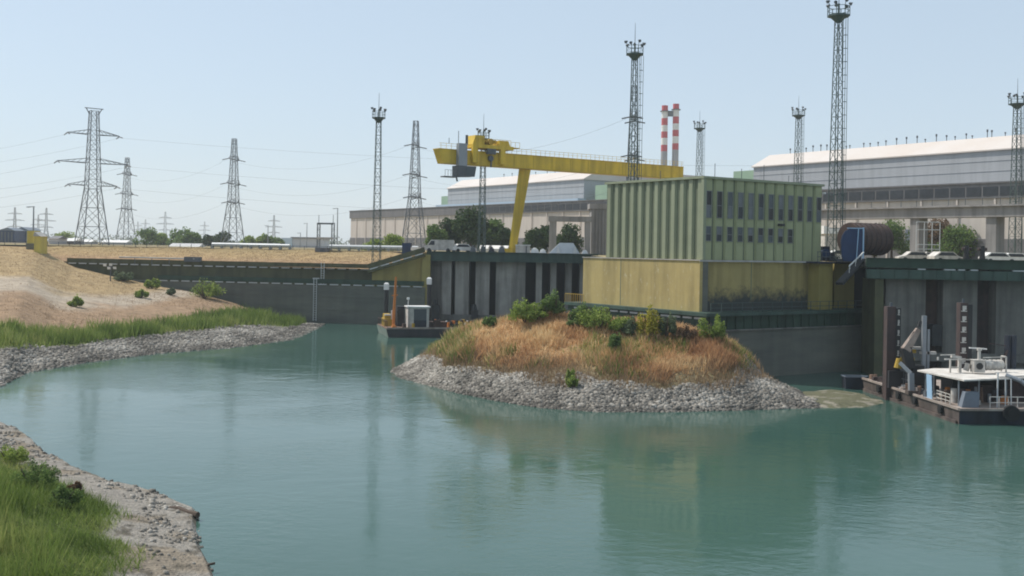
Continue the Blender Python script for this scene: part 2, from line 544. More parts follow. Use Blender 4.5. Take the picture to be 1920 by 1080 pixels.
edge = [(-500, 216), (-88, 213), (-24, 206), (-14.5, 190), (13.5, 190), (11.5, 131), (20.5, 120.5), (33, 128.5), (40.3, 127.5), (95, 122), (500, 122)]
g = MB()
far = [(2600, 2600), (-2600, 2600), (-2600, 216)]
top = [(x, y, G0) for x, y in edge] + [(2600, 122, G0)] + [(x, y, G0) for x, y in far]
g.add(top, [tuple(range(len(top)))])
for (x0, y0), (x1, y1) in zip(edge[:-1], edge[1:]):
    g.add([(x0, y0, -2), (x1, y1, -2), (x1, y1, G0), (x0, y0, G0)], [(0, 1, 2, 3)], 1)  # side faces coloured near black so the intake gaps look shaded
kind(g.build('ground', [M['plain'], M['bay_shade']]), 'structure')


# ------------------------------------------------------------------ banks
class Patch:
    """ground skin between lines of points (rows from the water inland), with noise and its own soil colours"""

    def __init__(s, rows, nu, nt, amp, colour, seed=0, cubic=True):
        rows = [np.array([tuple(p) for p in r], float) for r in rows]

        def resample(r, n):
            d = np.r_[0, np.cumsum(np.linalg.norm(np.diff(r[:, :2], axis=0), axis=1))]
            t = np.linspace(0, d[-1], n)
            return np.stack([np.interp(t, d, r[:, k]) for k in range(3)], 1)
        if len({len(r) for r in rows}) == 1:                      # rows pair up point by point
            d = np.r_[0, np.cumsum(np.mean([np.linalg.norm(np.diff(r[:, :2], axis=0), axis=1) for r in rows], 0))]
            t = np.linspace(0, d[-1], nu)
            R = np.stack([np.stack([np.interp(t, d, r[:, k]) for k in range(3)], 1) for r in rows], 0)
        else:
            R = np.stack([resample(r, nu) for r in rows], 0)      # (k, nu, 3)
        k = len(rows)
        tt = np.linspace(0, 1, nt); kk = np.linspace(0, 1, k)
        V = np.zeros((nt, nu, 3))
        for i in range(nu):
            for c in range(3):
                V[:, i, c] = np.interp(tt, kk, R[:, i, c])
        # round the kinks between rows
        for _ in range(2):
            V[1:-1, :, 2] = (V[:-2, :, 2] + 2 * V[1:-1, :, 2] + V[2:, :, 2]) / 4
            V[:, 1:-1, 2] = (V[:, :-2, 2] + 2 * V[:, 1:-1, 2] + V[:, 2:, 2]) / 4
        n = fbm(V[..., 0] * .25, V[..., 1] * .25, seed, 4) - .5
        fine = fbm(V[..., 0] * 1.6, V[..., 1] * 1.6, seed + 9, 3) - .5
        env = np.clip(tt * 8, 0.15, 1)[:, None]
        V[..., 2] += (n * amp + fine * amp * .35) * env
        s.V = V; s.nt = nt; s.nu = nu; s.tt = tt
        s.T = np.repeat(tt[:, None], nu, 1)
        s.U = np.repeat(np.linspace(0, 1, nu)[None, :], nt, 0)
        s.C = colour(s.T, s.U, V)
        idx = np.arange(nt * nu).reshape(nt, nu)
        s.faces = np.stack([idx[:-1, :-1], idx[:-1, 1:], idx[1:, 1:], idx[1:, :-1]], -1).reshape(-1, 4)
        a = V[:-1, 1:] - V[:-1, :-1]; b = V[1:, :-1] - V[:-1, :-1]
        s.area = np.linalg.norm(np.cross(a, b), axis=-1)
        s.bvh = BVHTree.FromPolygons([tuple(v) for v in V.reshape(-1, 3)], [tuple(f) for f in s.faces])

    def build(s, name, m='soil'):
        V = s.V.reshape(-1, 3)
        F_ = s.faces
        a, b, c = V[F_[0][0]], V[F_[0][1]], V[F_[0][2]]
        if np.cross(b - a, c - a)[2] < 0:
            F_ = F_[:, ::-1]
        o = np_mesh(name, V, F_, M[m], smooth=True)
        at = o.data.color_attributes.new('soil', 'FLOAT_COLOR', 'POINT')
        at.data.foreach_set('color', np.concatenate([s.C.reshape(-1, 3), np.ones((len(V), 1))], 1).astype(np.float32).ravel())
        return kind(o, 'structure')

    def sample(s, n, prob):
        """n points on the skin, prob(T, U, V) thins them"""
        Tc = (s.T[:-1, :-1] + s.T[1:, 1:]) / 2; Uc = (s.U[:-1, :-1] + s.U[1:, 1:]) / 2
        Vc = (s.V[:-1, :-1] + s.V[1:, 1:]) / 2
        w = s.area * np.clip(prob(Tc, Uc, Vc), 0, None)
        w = w.ravel() / w.sum()
        k = RNG.choice(len(w), n, p=w)
        i, j = np.divmod(k, s.nu - 1)
        a = RNG.random(n)[:, None]; b = RNG.random(n)[:, None]
        return (s.V[i, j] * (1 - a) * (1 - b) + s.V[i, j + 1] * (1 - a) * b + s.V[i + 1, j] * a * (1 - b) + s.V[i + 1, j + 1] * a * b)

    def hit(s, px, py):
        a, b = ray(px, py)
        d = Vector((a, 1, b)).normalized()
        h = s.bvh.ray_cast(Vector((0, 0, H)), d)
        return h[0]


def blades(name, pts, h, w, m, lean=.35, hv=.45, patch=.55):
    n = len(pts)
    pn = fbm(pts[:, 0] * patch, pts[:, 1] * patch, 91, 3)
    pv = fbm(pts[:, 0] * .3 + 5, pts[:, 1] * .3, 93, 3)
    hh = h * (1 - hv + 2 * hv * RNG.random(n)) * np.clip(.1 + 1.8 * pn, .2, 1.6)
    az = RNG.random(n) * 2 * PI
    side = np.stack([np.cos(az), np.sin(az), np.zeros(n)], 1) * (w * (.6 + .8 * RNG.random(n)))[:, None]
    ln = (RNG.random((n, 2)) - .5) * 2 * lean
    tip = pts + np.stack([ln[:, 0] * hh, ln[:, 1] * hh, hh], 1)
    base = pts - np.array([0, 0, .04])
    V = np.stack([base - side / 2, base + side / 2, tip], 1).reshape(-1, 3)
    Fc = np.arange(n * 3).reshape(n, 3)
    return kind(np_mesh(name, V, Fc, m, var=np.clip(RNG.normal(.5, .16, n) + (pv - .5) * 1.3, 0, 1)), 'stuff')


def rocks(name, pts, size, m, sv=.75):
    n = len(pts)
    cube = np.array([(-1, -1, -1), (1, -1, -1), (1, 1, -1), (-1, 1, -1), (-1, -1, 1), (1, -1, 1), (1, 1, 1), (-1, 1, 1)], float)
    fc = np.array([(3, 2, 1, 0), (4, 5, 6, 7), (0, 1, 5, 4), (1, 2, 6, 5), (2, 3, 7, 6), (3, 0, 4, 7)])
    sz = size * np.exp(RNG.normal(0, sv, n)) * .5
    sz = np.clip(sz, size * .2, size * 1.25)
    V = np.repeat(cube[None], n, 0) * (1 + .45 * (RNG.random((n, 8, 3)) - .5)) * np.stack([.8 + .5 * RNG.random(n), .8 + .5 * RNG.random(n), .5 + .4 * RNG.random(n)], 1)[:, None, :]
    V[:, 4:, :2] *= (.45 + .4 * RNG.random((n, 1, 1)))
    az = RNG.random(n) * 2 * PI; tl = (RNG.random(n) - .5) * 1.2
    ca, sa = np.cos(az), np.sin(az); ct, st = np.cos(tl), np.sin(tl)
    x, y, z = V[..., 0], V[..., 1], V[..., 2]
    y2 = y * ct[:, None] - z * st[:, None]; z2 = y * st[:, None] + z * ct[:, None]
    x3 = x * ca[:, None] - y2 * sa[:, None]; y3 = x * sa[:, None] + y2 * ca[:, None]
    V = np.stack([x3, y3, z2], -1) * sz[:, None, None] + pts[:, None, :] + np.array([0, 0, .15]) * sz[:, None, None]
    Fc = (fc[None] + (np.arange(n) * 8)[:, None, None]).reshape(-1, 4)
    return kind(np_mesh(name, V.reshape(-1, 3), Fc, m, var=np.repeat(np.clip(RNG.normal(.45, .2, n) + (fbm(pts[:, 0] * .5, pts[:, 1] * .5, 95, 3) - .5) * 1.0 - .3 * (pts[:, 2] < .22), 0, 1), 6)), 'stuff')


def mixc(a, b, f):
    return a * (1 - f[..., None]) + b * f[..., None]


def sstep(a, b, x):
    t = np.clip((x - a) / (b - a), 0, 1)
    return t * t * (3 - 2 * t)


C_STONE = np.array([.27, .255, .235]); C_GREEN = np.array([.11, .13, .045]); C_RED = np.array([.285, .20, .13])
C_SAND = np.array([.36, .305, .24]); C_DRY = np.array([.335, .25, .14]); C_MUD = np.array([.40, .36, .31])


def tip_fade(U):
    return .10 + .17 * sstep(.03, .09, U) + .73 * sstep(.10, .36, U)


def band_colours(stops, tip=False):
    def f(T, U, V):
        w = (T * tip_fade(U) if tip else T) + (fbm(V[..., 0] * .18, V[..., 1] * .18, 3, 4) - .5) * .12
        C = np.zeros(T.shape + (3,)) + stops[0][1]
        for p, c, sft in stops[1:]:
            C = mixc(C, np.zeros_like(C) + c, sstep(p - sft, p + sft, w))
        return C
    return f


# left bank: from the tip by the wall round to the left
shore = [PZ(602, 612, 0), PZ(575, 627, 0), PZ(547, 638, 0), PZ(433, 653, 0), PZ(300, 663, 0), PZ(167, 680, 0), PZ(50, 700, 0), PZ(0, 727, 0), Vector((-62, 80, 0)), Vector((-120, 62, 0))]
back = [Vector((-31, 184.2, .05)), Vector((-35, 185.3, .15)), Vector((-39.5, 186, .6)), Vector((-48, 188, 3.2)), Vector((-56, 190, 4.8)), Vector((-66, 193, 6.2)), Vector((-78, 196.4, 8.4)), Vector((-88, 203, 12.0)), Vector((-125, 208, 12.35)), Vector((-210, 208, 12.35))]
shore = [Vector((p.x, p.y, -.12)) for p in shore]
left_bank = Patch([shore, back], 260, 90, .28,
                  band_colours([(0, C_STONE), (.155, C_GREEN, .03), (.27, C_RED, .03), (.50, C_SAND, .04), (.64, C_DRY, .05)], True), 2)
left_bank.build('river_bank')
rocks('stones', left_bank.sample(34000, lambda T, U, V: (T * tip_fade(U) < .16 + .05 * (vnoise(V[..., 0] * .3, V[..., 1] * .3, 5) - .5)) * (T < .8) * (V[..., 0] > -75)), .145, M['rock'])
blades('green_grass', left_bank.sample(26000, lambda T, U, V: sstep(.14, .18, T * tip_fade(U)) * (1 - sstep(.23, .29, T * tip_fade(U))) * (V[..., 0] > -75) * (.25 + 1.3 * fbm(V[..., 0] * .2, V[..., 1] * .2, 8, 3) ** 2 * 2)), 1.0, .12, M['grass_green'], lean=.5)
blades('dry_grass', left_bank.sample(24000, lambda T, U, V: (sstep(.22, .28, T * tip_fade(U)) * (1 - .85 * sstep(.47, .52, T) * (1 - sstep(.62, .68, T)))) * (V[..., 0] > -95)), .13, .09, M['grass_red'], lean=1.2)

# grassy slope above the quay wall
slope_lo = [Vector((-91, 202, 9.45)), Vector((-62, 194.5, 9.4)), Vector((-23.5, 185.5, 9.3)), Vector((-19, 185.4, 10.8)), Vector((-14.8, 185.4, 12.2))]
slope_hi = [Vector((-91, 214, 12.3)), Vector((-60, 210.5, 12.3)), Vector((-24, 207, 12.3)), Vector((-18, 199, 12.3)), Vector((-14.8, 192, 12.3))]
embank = Patch([slope_lo, slope_hi], 160, 30, .18, band_colours([(0, np.array([.31, .21, .13])), (.35, np.array([.34, .245, .13]), .2), (.75, np.array([.29, .22, .115]), .2)]), 5)
embank.build('embankment')
blades('dry_grass', embank.sample(16000, lambda T, U, V: .3 + T * 0 + fbm(V[..., 0] * .2, V[..., 1] * .2, 4)), .12, .09, M['grass_red'], lean=1.2)

# island in front of the pump house
front = [PZ(733, 697, 0), PZ(745, 708, 0), PZ(800, 722, 0), PZ(860, 738, 0), PZ(930, 752, 0), PZ(1010, 765, 0), PZ(1120, 773, 0), PZ(1250, 773, 0), PZ(1380, 770, 0), PZ(1480, 767, 0), PZ(1540, 765, 0), PZ(1552, 759, 0)]
crest = [P(760, 683, 119), P(800, 663, 118), P(848, 630, 113), P(900, 608, 110), P(955, 596, 108), P(1040, 590, 107), P(1130, 604, 105), P(1210, 618, 104), P(1290, 624, 103), P(1350, 632, 102.5), P(1395, 665, 102), P(1425, 705, 102), P(1500, 738, 100)]
mid = [Vector((f_[0], f_[1], f_[2])) for f_ in [tuple(P(738, 694, 117)), tuple(P(800, 690, 111)), tuple(P(848, 680, 104)), tuple(P(930, 690, 99.5)), tuple(P(1040, 695, 97)), tuple(P(1150, 700, 95.5)), tuple(P(1270, 700, 95)), tuple(P(1370, 702, 95.5)), tuple(P(1425, 715, 97)), tuple(P(1500, 742, 97.5))]]
backr = [Vector((-11.5, 121.5, -.4)), Vector((-5, 126, -.4)), Vector((3, 128, -.3)), Vector((10, 122.5, 3.0)), Vector((14, 116, 5.4)), Vector((18, 112.0, 4.7)), Vector((22, 112.3, 2.5)), Vector((26, 112, .4)), Vector((29, 106, -.4))]
front = [Vector((p.x, p.y, -.12)) for p in front]
C_ISL = np.array([.36, .235, .125])


def isl_col(T, U, V):
    n = fbm(V[..., 0] * .3, V[..., 1] * .3, 21, 4)
    n2 = fbm(V[..., 0] * .16 + 7, V[..., 1] * .16, 31, 3)
    C = mixc(np.zeros(T.shape + (3,)) + C_STONE, np.zeros(T.shape + (3,)) + np.array([.20, .17, .10]), sstep(1.5, 2.3, V[..., 2] + (n - .5) * 2.0))
    C = mixc(C, np.zeros_like(C) + C_ISL, sstep(2.4, 3.6, V[..., 2] + (n - .5) * 2.4))
    C = mixc(C, np.zeros_like(C) + np.array([.12, .13, .05]), sstep(.56, .68, n2) * .7 * (V[..., 2] > 2))
    return C


island = Patch([front, mid, crest, backr], 220, 100, .5, isl_col, 12)
island.build('island')


def zn(V, s=21, a=1.6, f=.3):
    return V[..., 2] + (fbm(V[..., 0] * f, V[..., 1] * f, s, 4) - .5) * a


rocks('stones', island.sample(34000, lambda T, U, V: (zn(V, 21, 1.8) < 2.0 + 1.3 * (V[..., 0] > 20)) * (V[..., 2] > -.1) * 1.0 * (T < .72)), .14, M['rock'])
blades('dry_grass', island.sample(44000, lambda T, U, V: sstep(2.1, 3.1, zn(V)) * (.25 + 2.2 * np.clip(fbm(V[..., 0] * .35, V[..., 1] * .35, 41, 3) - .25, 0, 1))), .55, .10, M['grass_dry'], lean=.7)
blades('dry_grass', island.sample(14000, lambda T, U, V: sstep(1.2, 2.0, zn(V)) * (1 - sstep(2.8, 3.8, zn(V)))), .5, .08, M['grass_red'], lean=.5)
blades('green_grass', island.sample(9000, lambda T, U, V: sstep(2.0, 2.8, zn(V)) * (sstep(.55, .65, fbm(V[..., 0] * .2 + 7, V[..., 1] * .2, 31, 3)) * .8 + 2.0 * (V[..., 0] < -3.5) * (V[..., 2] < 4.2) + 1.4 * (V[..., 0] > 20.5) * (V[..., 2] > 2.2))), .6, .10, M['grass_green'])

# low muddy spit between island and pontoon
spit_f = [PZ(1490, 766, 0), PZ(1560, 767, 0), PZ(1620, 766, 0), PZ(1660, 760, 0)]
spit_b = [Vector((28, 105, -.1)), Vector((31, 106, .05)), Vector((33, 104, .05)), Vector((33.6, 101, -.05))]
spit_m = [PZ(1490, 750, .35), PZ(1560, 752, .38), PZ(1620, 752, .3), PZ(1655, 750, .18)]
spit = Patch([[Vector((p.x, p.y, -.1)) for p in spit_f], spit_m, spit_b], 60, 30, .22,
             lambda T, U, V: mixc(np.zeros(T.shape + (3,)) + np.array([.27, .25, .20]), np.zeros(T.shape + (3,)) + np.array([.14, .14, .09]), sstep(.5, .62, fbm(V[..., 0] * .8, V[..., 1] * .8, 77, 3) + T * .25)), 8)
spit.build('sandbank', 'mud')

# near bank at the lower left
n_sh = [Vector((-80, 90, 0)), PZ(-60, 786, 0), PZ(0, 799, 0), PZ(40, 812, 0), PZ(66, 832, 0), PZ(100, 862, 0), PZ(150, 884, 0), PZ(205, 905, 0), PZ(300, 932, 0), PZ(372, 958, 0), PZ(372, 992, 0), PZ(380, 1030, 0), PZ(396, 1060, 0), PZ(408, 1090, 0), PZ(430, 1200, 0), PZ(460, 1400, 0)]


def inland(p, k, z):
    return Vector((p.x - .86 * k, p.y - .5 * k, z))


n_rows = [[Vector((p.x, p.y, -.12)) for p in n_sh]]
for k_, z_ in ((.3, .30), (2.2, .48), (4.5, .8), (8, 1.7), (13, 3.0), (22, 5.0)):
    n_rows.append([inland(p, k_, z_) for p in n_sh])


def near_col(T, U, V):
    n = fbm(V[..., 0] * .5, V[..., 1] * .5, 51, 4)
    n2 = fbm(V[..., 0] * 1.4, V[..., 1] * 1.4, 61, 3)
    C = mixc(np.zeros(T.shape + (3,)) + np.array([.285, .265, .235]), np.zeros(T.shape + (3,)) + np.array([.25, .215, .17]), sstep(.48, .62, n))
    C = mixc(C, np.zeros_like(C) + np.array([.10, .09, .07]), sstep(.64, .72, n2) * .8)
    C = mixc(C, np.zeros_like(C) + np.array([.09, .12, .035]), sstep(.40, .50, T + (n - .5) * .12))
    C = mixc(C, np.zeros_like(C) + np.array([.16, .15, .12]), 1 - sstep(.0, .05, T))
    return C


near = Patch(n_rows, 340, 150, .34, near_col, 17)
near.build('river_bank', 'mud')
gp = lambda T, U, V: sstep(.40, .48, T + (fbm(V[..., 0] * .5, V[..., 1] * .5, 51, 4) - .5) * .22) * (V[..., 0] > -45) * (V[..., 1] > 28)
blades('green_grass', near.sample(80000, lambda T, U, V: gp(T, U, V) * (.3 + .9 * fbm(V[..., 0] * .4, V[..., 1] * .4, 71, 3))), .34, .04, M['grass_green'], lean=.9)
blades('reeds', near.sample(24000, lambda T, U, V: sstep(.60, .70, T + (fbm(V[..., 0] * .5, V[..., 1] * .5, 53, 3) - .5) * .3) * (V[..., 1] < 48) * (V[..., 0] > -30) * (V[..., 1] > 25)), 1.0, .05, M['grass_green'], lean=.4)
rocks('stones', near.sample(1700, lambda T, U, V: ((T < .36) * (.15 + (vnoise(V[..., 0] * .7, V[..., 1] * .7, 6) > .6) * 1.0) + .8 * (T < .05)) * (V[..., 0] > -40)), .085, M['rock'], .8)


# ------------------------------------------------------------------ plants
def leaf_cloud(blobs, n, size, shell=.45):
    vol = np.array([b[1][0] * b[1][1] * b[1][2] for b in blobs]) ** .8
    k = RNG.choice(len(blobs), n, p=vol / vol.sum())
    c = np.array([tuple(b[0]) for b in blobs])[k]; r = np.array([b[1] for b in blobs])[k]
    d = RNG.normal(size=(n, 3)); d /= np.linalg.norm(d, axis=1)[:, None]
    q = RNG.random(n) ** shell
    lump = .8 + .4 * fbm(d[:, 0] * 2.5 + k * 3.1, d[:, 2] * 2.5 + d[:, 1] * 1.7, 5, 2)
    p = c + d * r * (q * lump)[:, None]
    a = RNG.normal(size=(n, 3)); a /= np.linalg.norm(a, axis=1)[:, None]
    b = np.cross(a, d + RNG.normal(size=(n, 3)) * .7); b /= np.linalg.norm(b, axis=1)[:, None] + 1e-9
    s = (size * (.5 + RNG.random(n)))[:, None]
    V = np.stack([p - a * s * .5, p + b * s * .32, p + a * s * .5, p - b * s * .32], 1).reshape(-1, 3)
    Fc = np.arange(n * 4).reshape(n, 4)
    var = np.clip(RNG.normal(.5, .2, n), 0, 1)
    return V, Fc, var


def shrub(base, w, h, m, label, n=900, leaf=.16, group=None, cat='shrub', dome=.5):
    base = Vector(base)
    t = thing('shrub', label, cat, base, group)
    bl = []
    for k in range(13):
        a = random.random() * 2 * PI; q = random.random() ** .5
        hh = h * random.uniform(.25, .66) * (1 - .35 * q)
        bl.append((base + Vector((math.cos(a) * q * w * .36, math.sin(a) * q * w * .3, hh * .95)), (w * random.uniform(.09, .2), w * random.uniform(.09, .2), hh * random.uniform(.5, .9))))
    V, Fc, var = leaf_cloud(bl, n, leaf)
    V[:, 2] = np.maximum(V[:, 2], base.z - .05)
    np_mesh('foliage', V, Fc, m, t, var)
    st = MB()
    for k in range(6):
        a = random.random() * 2 * PI
        st.cyl(base - Vector((0, 0, .2)), base + Vector((math.cos(a) * w * .25, math.sin(a) * w * .25, h * .6)), .03 * h, .01 * h, 5)
    st.build('stem', M['bark'], t)
    return t


def tree(base, w, h, m, label, n=2600, leaf=.5, group=None, trunk=.25, nb=11):
    base = Vector(base)
    t = thing('tree', label, 'tree', base, group)
    bl = []
    tr = MB()
    tr.cyl(base - Vector((0, 0, .3)), base + Vector((0, 0, h * .55)), .035 * h, .015 * h, 8)
    for k in range(nb):
        a = k * 2.4 + random.random(); q = random.uniform(.25, 1)
        zc = random.uniform(trunk + .12, .84)
        sp = math.sin(min(1, (zc - trunk + .1) / .55) * PI * .75 + .35)
        c = base + Vector((math.cos(a) * q * w * .36 * sp, math.sin(a) * q * w * .36 * sp, h * zc))
        r = w * random.uniform(.15, .25)
        bl.append((c, (r, r, r * random.uniform(.65, .95))))
        tr.cyl(base + Vector((0, 0, h * random.uniform(.25, .45))), c, .012 * h, .004 * h, 5)
    V, Fc, var = leaf_cloud(bl, int(n * 1.5), leaf * 1.05)
    # clumps have their own tone
    np_mesh('crown', V, Fc, m, t, var)
    tr.build('trunk', M['bark'], t)
    return t


ish = 'shrubs on the island crest'
for px, py, w, h, m, lab in (
        (985, 604, 3.4, 1.9, 'leaf_light', 'broad light green shrub furthest left on the island crest'),
        (1040, 592, 2.5, 1.8, 'leaf_mid', 'mid green shrub at the top of the island by the walkway end'),
        (1077, 612, 1.8, 1.2, 'leaf_mid', 'small dark green shrub in front of the island top'),
        (1122, 616, 3.4, 2.1, 'leaf_light', 'wide yellow-green shrub in the middle of the island crest'),
        (1160, 622, 2.3, 1.7, 'leaf_light', 'low light green shrub left of the yellow bush on the island'),
        (1220, 634, 2.1, 2.3, 'leaf_yellow', 'bright yellow bush on the island below the yellow wall'),
        (1250, 632, 1.7, 2.0, 'leaf_grey', 'grey-green bush just right of the yellow bush'),
        (1335, 640, 2.3, 1.9, 'leaf_light', 'rounded green shrub at the right end of the island crest'),
        (1151, 655, 1.6, 1.3, 'leaf_mid', 'small green shrub among the dry grass below the island crest'),
        (1070, 726, 1.3, 1.1, 'leaf_light', 'lone green weed rising from the island stones'),
        (1010, 600, 2.2, 1.5, 'leaf_light', 'light green shrub between the furthest left shrub and the walkway end'),
        (1100, 606, 2.4, 1.7, 'leaf_mid', 'mid green shrub left of the wide yellow-green one on the crest'),
        (1186, 628, 1.9, 1.2, 'leaf_grey', 'low grey-green shrub just left of the yellow bush'),
        (1285, 636, 2.0, 1.1, 'leaf_brown', 'brownish dry bush between the grey-green bush and the rounded end shrub'),
        (918, 612, 1.3, .9, 'leaf_mid', 'small green tuft on the left shoulder of the island')):
    p = island.hit(px, py)
    if p:
        shrub(p, w * 1.3, h * 1.5, M[m], lab, 2400, .18, ish if py < 640 else None)
for px, py, w, h, m, lab in (
        (384, 560, 7.5, 3.3, 'leaf_light', 'broad bright green shrub on the bank in front of the dark wall'),
        (232, 527, 4.2, 2.2, 'leaf_grey', 'grey-green shrub beside the lamp cluster on the left bank'),
        (285, 541, 3.0, 2.1, 'leaf_light', 'green shrub between the grey-green and broad shrubs on the bank'),
        (320, 553, 2.0, 1.2, 'leaf_grey', 'small shrub just left of the broad bright green shrub'),
        (265, 558, 2.4, 1.6, 'leaf_light', 'round green bush on pale sand of the left bank'),
        (142, 575, 2.2, 1.5, 'leaf_light', 'green round bush alone on the reddish left bank')):
    p = left_bank.hit(px, py)
    if p:
        shrub(p, w, h * 1.1, M[m], lab, 2000, .26)
for px, py, w, h, m, lab in (
        (62, 915, 2.6, 1.6, 'leaf_mid', 'dark rounded bush in the near grass at the lower left'),
        (118, 950, 1.8, 1.1, 'leaf_mid', 'low green bush at the edge of the near mud'),
        (20, 868, 2.2, 1.2, 'leaf_light', 'light green bush at the far end of the near grass'),
        (140, 925, .8, .7, 'leaf_brown', 'rust brown dock plant at the edge of the near mud')):
    p = near.hit(px, py)
    if p:
        shrub(p, w, h, M[m], lab, 2600, .10)
p0 = near.hit(330, 965)
lg = MB()
a = PZ(318, 955, .25); b = PZ(371, 966, .25)
lg.tube([a, a.lerp(b, .3) + Vector((0, .1, .05)), a.lerp(b, .7) + Vector((0, -.05, 0)), b], .16, 7)
tag(lg.build('driftwood', M['bark'], loc=tuple(a)), 'dark wet driftwood log on the tip of the near mud bank', 'driftwood')
lg = MB()
a = PZ(383, 1066, .2); b = PZ(403, 1056, .35)
lg.tube([a, a.lerp(b, .5) + Vector((0, 0, .06)), b], .05, 6)
tag(lg.build('branch', M['bark'], loc=tuple(a)), 'thin dark branch sticking out of the near mud edge into the water', 'branch')


# ------------------------------------------------------------------ quay wall at the left
def wall_xy(x):                          # line of the quay wall face
    return 183.2 + (-14.5 - x) * .2


qw = thing('quay_wall', 'long dark concrete quay wall with two railed walkways behind the left bank', 'wall', (-50, 190, 0))
b = MB()
pts = [(-92, wall_xy(-92)), (-14.4, wall_xy(-14.4)), (-14.4, wall_xy(-14.4) + 5), (-92, wall_xy(-92) + 5)]
b.prism(pts, -2, 6.45)
b.build('lower_wall', M['concrete_wet'], qw)
bu = MB()
off = 1.6
bu.prism([(-92, wall_xy(-92) + off), (-23.5, wall_xy(-23.5) + off), (-23.5, wall_xy(-23.5) + 4), (-92, wall_xy(-92) + 4)], 6.45, 9.3)
bu.build('upper_wall', M['olive_paint'], qw)
# yellow end wall with the sloping top
by = MB()
y0 = 184.6
by.extrude([(-23.5, y0 + .4, 6.45), (-14.4, y0, 6.45), (-14.4, y0, 12.2), (-23.5, y0 + .4, 9.3)], (0, .8, 0))
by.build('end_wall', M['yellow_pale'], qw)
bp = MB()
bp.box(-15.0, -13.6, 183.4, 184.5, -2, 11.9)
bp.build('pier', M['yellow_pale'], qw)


def railing(name_p, x0, x1, offy, zf, step, parent, mat_plate, seg=None, plate=(.35, 1.1)):
    pl = MB(); wl = MB(); po = MB()
    n = max(2, int((x1 - x0) / step))
    for k in range(n):
        xa = x0 + (x1 - x0) * k / n; xb = x0 + (x1 - x0) * (k + 1) / n
        pa = Vector((xa, wall_xy(xa) + offy, zf(xa))); pb = Vector((xb, wall_xy(xb) + offy, zf(xb)))
        pl.bar(pa + Vector((0, 0, (plate[0] + plate[1]) / 2)), pb + Vector((0, 0, (plate[0] + plate[1]) / 2)), .08, plate[1] - plate[0])
        q = .14
        wl.bar(pa.lerp(pb, q) + Vector((0, -.02, .18)), pa.lerp(pb, 1 - q) + Vector((0, -.02, .18)), .10, .16)  # pale bars stand in for sunlit walkway seen below the guard plate
        po.bar(pa + Vector((0, .1, 0)), pa + Vector((0, .1, plate[1])), .12)
    pl.build('guard_plate', mat_plate, parent)
    wl.build('sunlight_strip', M['pale_metal'], parent)
    po.build('railing_posts', M['olive_paint'], parent)


railing('upper', -80, -24, 1.35, lambda x: 9.0, 2.0, qw, M['olive_paint'])
railing('lower', -62, -14.6, -.12, lambda x: 6.35, 2.0, qw, M['deep_green'])
# ramp up to the platform
rp = MB()
rs = [(-24, 9.0), (-14.6, 12.0)]
rp.bar((-24, 184.2, 8.9), (-14.5, 183.0, 11.9), 1.2, .5)
rp.bar((-24, 183.7, 9.75), (-14.5, 182.5, 12.75), .08, .85)
rp.build('ramp', M['olive_paint'], qw)
for k in range(5):
    a = Vector((-24, 183.62, 9.2)).lerp(Vector((-14.5, 182.42, 12.2)), k / 5 + .03); c = Vector((-24, 183.62, 9.2)).lerp(Vector((-14.5, 182.42, 12.2)), k / 5 + .17)
    MB().bar(a, c, .1, .16).build('ramp_sunlight_strip', M['pale_metal'], qw)  # pale pieces imitate sunlight showing along the foot of the ramp guard
# horizontal pour lines on the lower wall
for zz in (2.2, 4.4):
    MB().prism([(-66, wall_xy(-66) - .06), (-14.4, wall_xy(-14.4) - .06), (-14.4, wall_xy(-14.4) + .3), (-66, wall_xy(-66) + .3)], zz, zz + .09).build('pour_ledge', M['concrete_wet'], qw)

xl = PX(588, 186)
ld = thing('wall_ladder', 'pale steel ladder fixed down the dark quay wall to the water', 'ladder', (xl, wall_xy(xl), 0))
yy = wall_xy(xl) - .25
for sx in (0, .5):
    MB().bar((xl + sx, yy, .3), (xl + sx, yy, 7.6), .1).build('rail', M['pale_metal'], ld)
for k in range(18):
    MB().bar((xl, yy, .5 + k * .4), (xl + .5, yy, .5 + k * .4), .05).build('rung', M['pale_metal'], ld)
MB().box(xl - .2, xl + .9, yy + .1, yy + .3, 7.4, 7.6).build('bracket', M['pale_metal'], ld)
ld2 = thing('wall_ladder', 'short ladder between the two walkways of the quay wall', 'ladder', (xl + 1.6, yy, 6.5))
for sx in (1.2, 1.7):
    MB().bar((xl + sx, yy + .1, 6.6), (xl + sx, yy + .1, 10.2), .09).build('rail', M['pale_metal'], ld2)
for k in range(8):
    MB().bar((xl + 1.2, yy + .1, 6.8 + k * .4), (xl + 1.7, yy + .1, 6.8 + k * .4), .05).build('rung', M['pale_metal'], ld2)

# yellow gatepost block at the far left end of the wall
yb = thing('gate_tower', 'stepped yellow concrete block on dark plinths at the far left wall end', 'tower', (-84, 198, 9))
a = P(53, 437, 200); c = P(66, 480, 200)
MB().box(PX(53, 200), PX(66.5, 200), 199.4, 202, 12.6, 14.9).build('rear_block', M['yellow_block'], yb)
MB().box(PX(52.5, 200), PX(66.5, 200), 199.2, 202, 8.5, 12.6).build('rear_plinth', M['concrete_wet'], yb)
MB().box(PX(66.5, 197), PX(79, 197), 196.4, 199.2, 10.4, 13.9).build('front_block', M['yellow_block'], yb)
MB().box(PX(65.5, 197), PX(81, 197), 196.0, 199.19, 8.0, 10.4).build('front_plinth', M['concrete_wet'], yb)
x0_, x1_ = PX(65.5, 197), PX(80, 197)
MB().extrude([(x0_, 196.2, 13.9), (x1_, 196.2, 13.9), (x1_ - .3, 196.2, 14.05), (x0_ + .2, 196.2, 14.7)], (0, 3, 0)).build('roof_cap', M['concrete_pale'], yb)

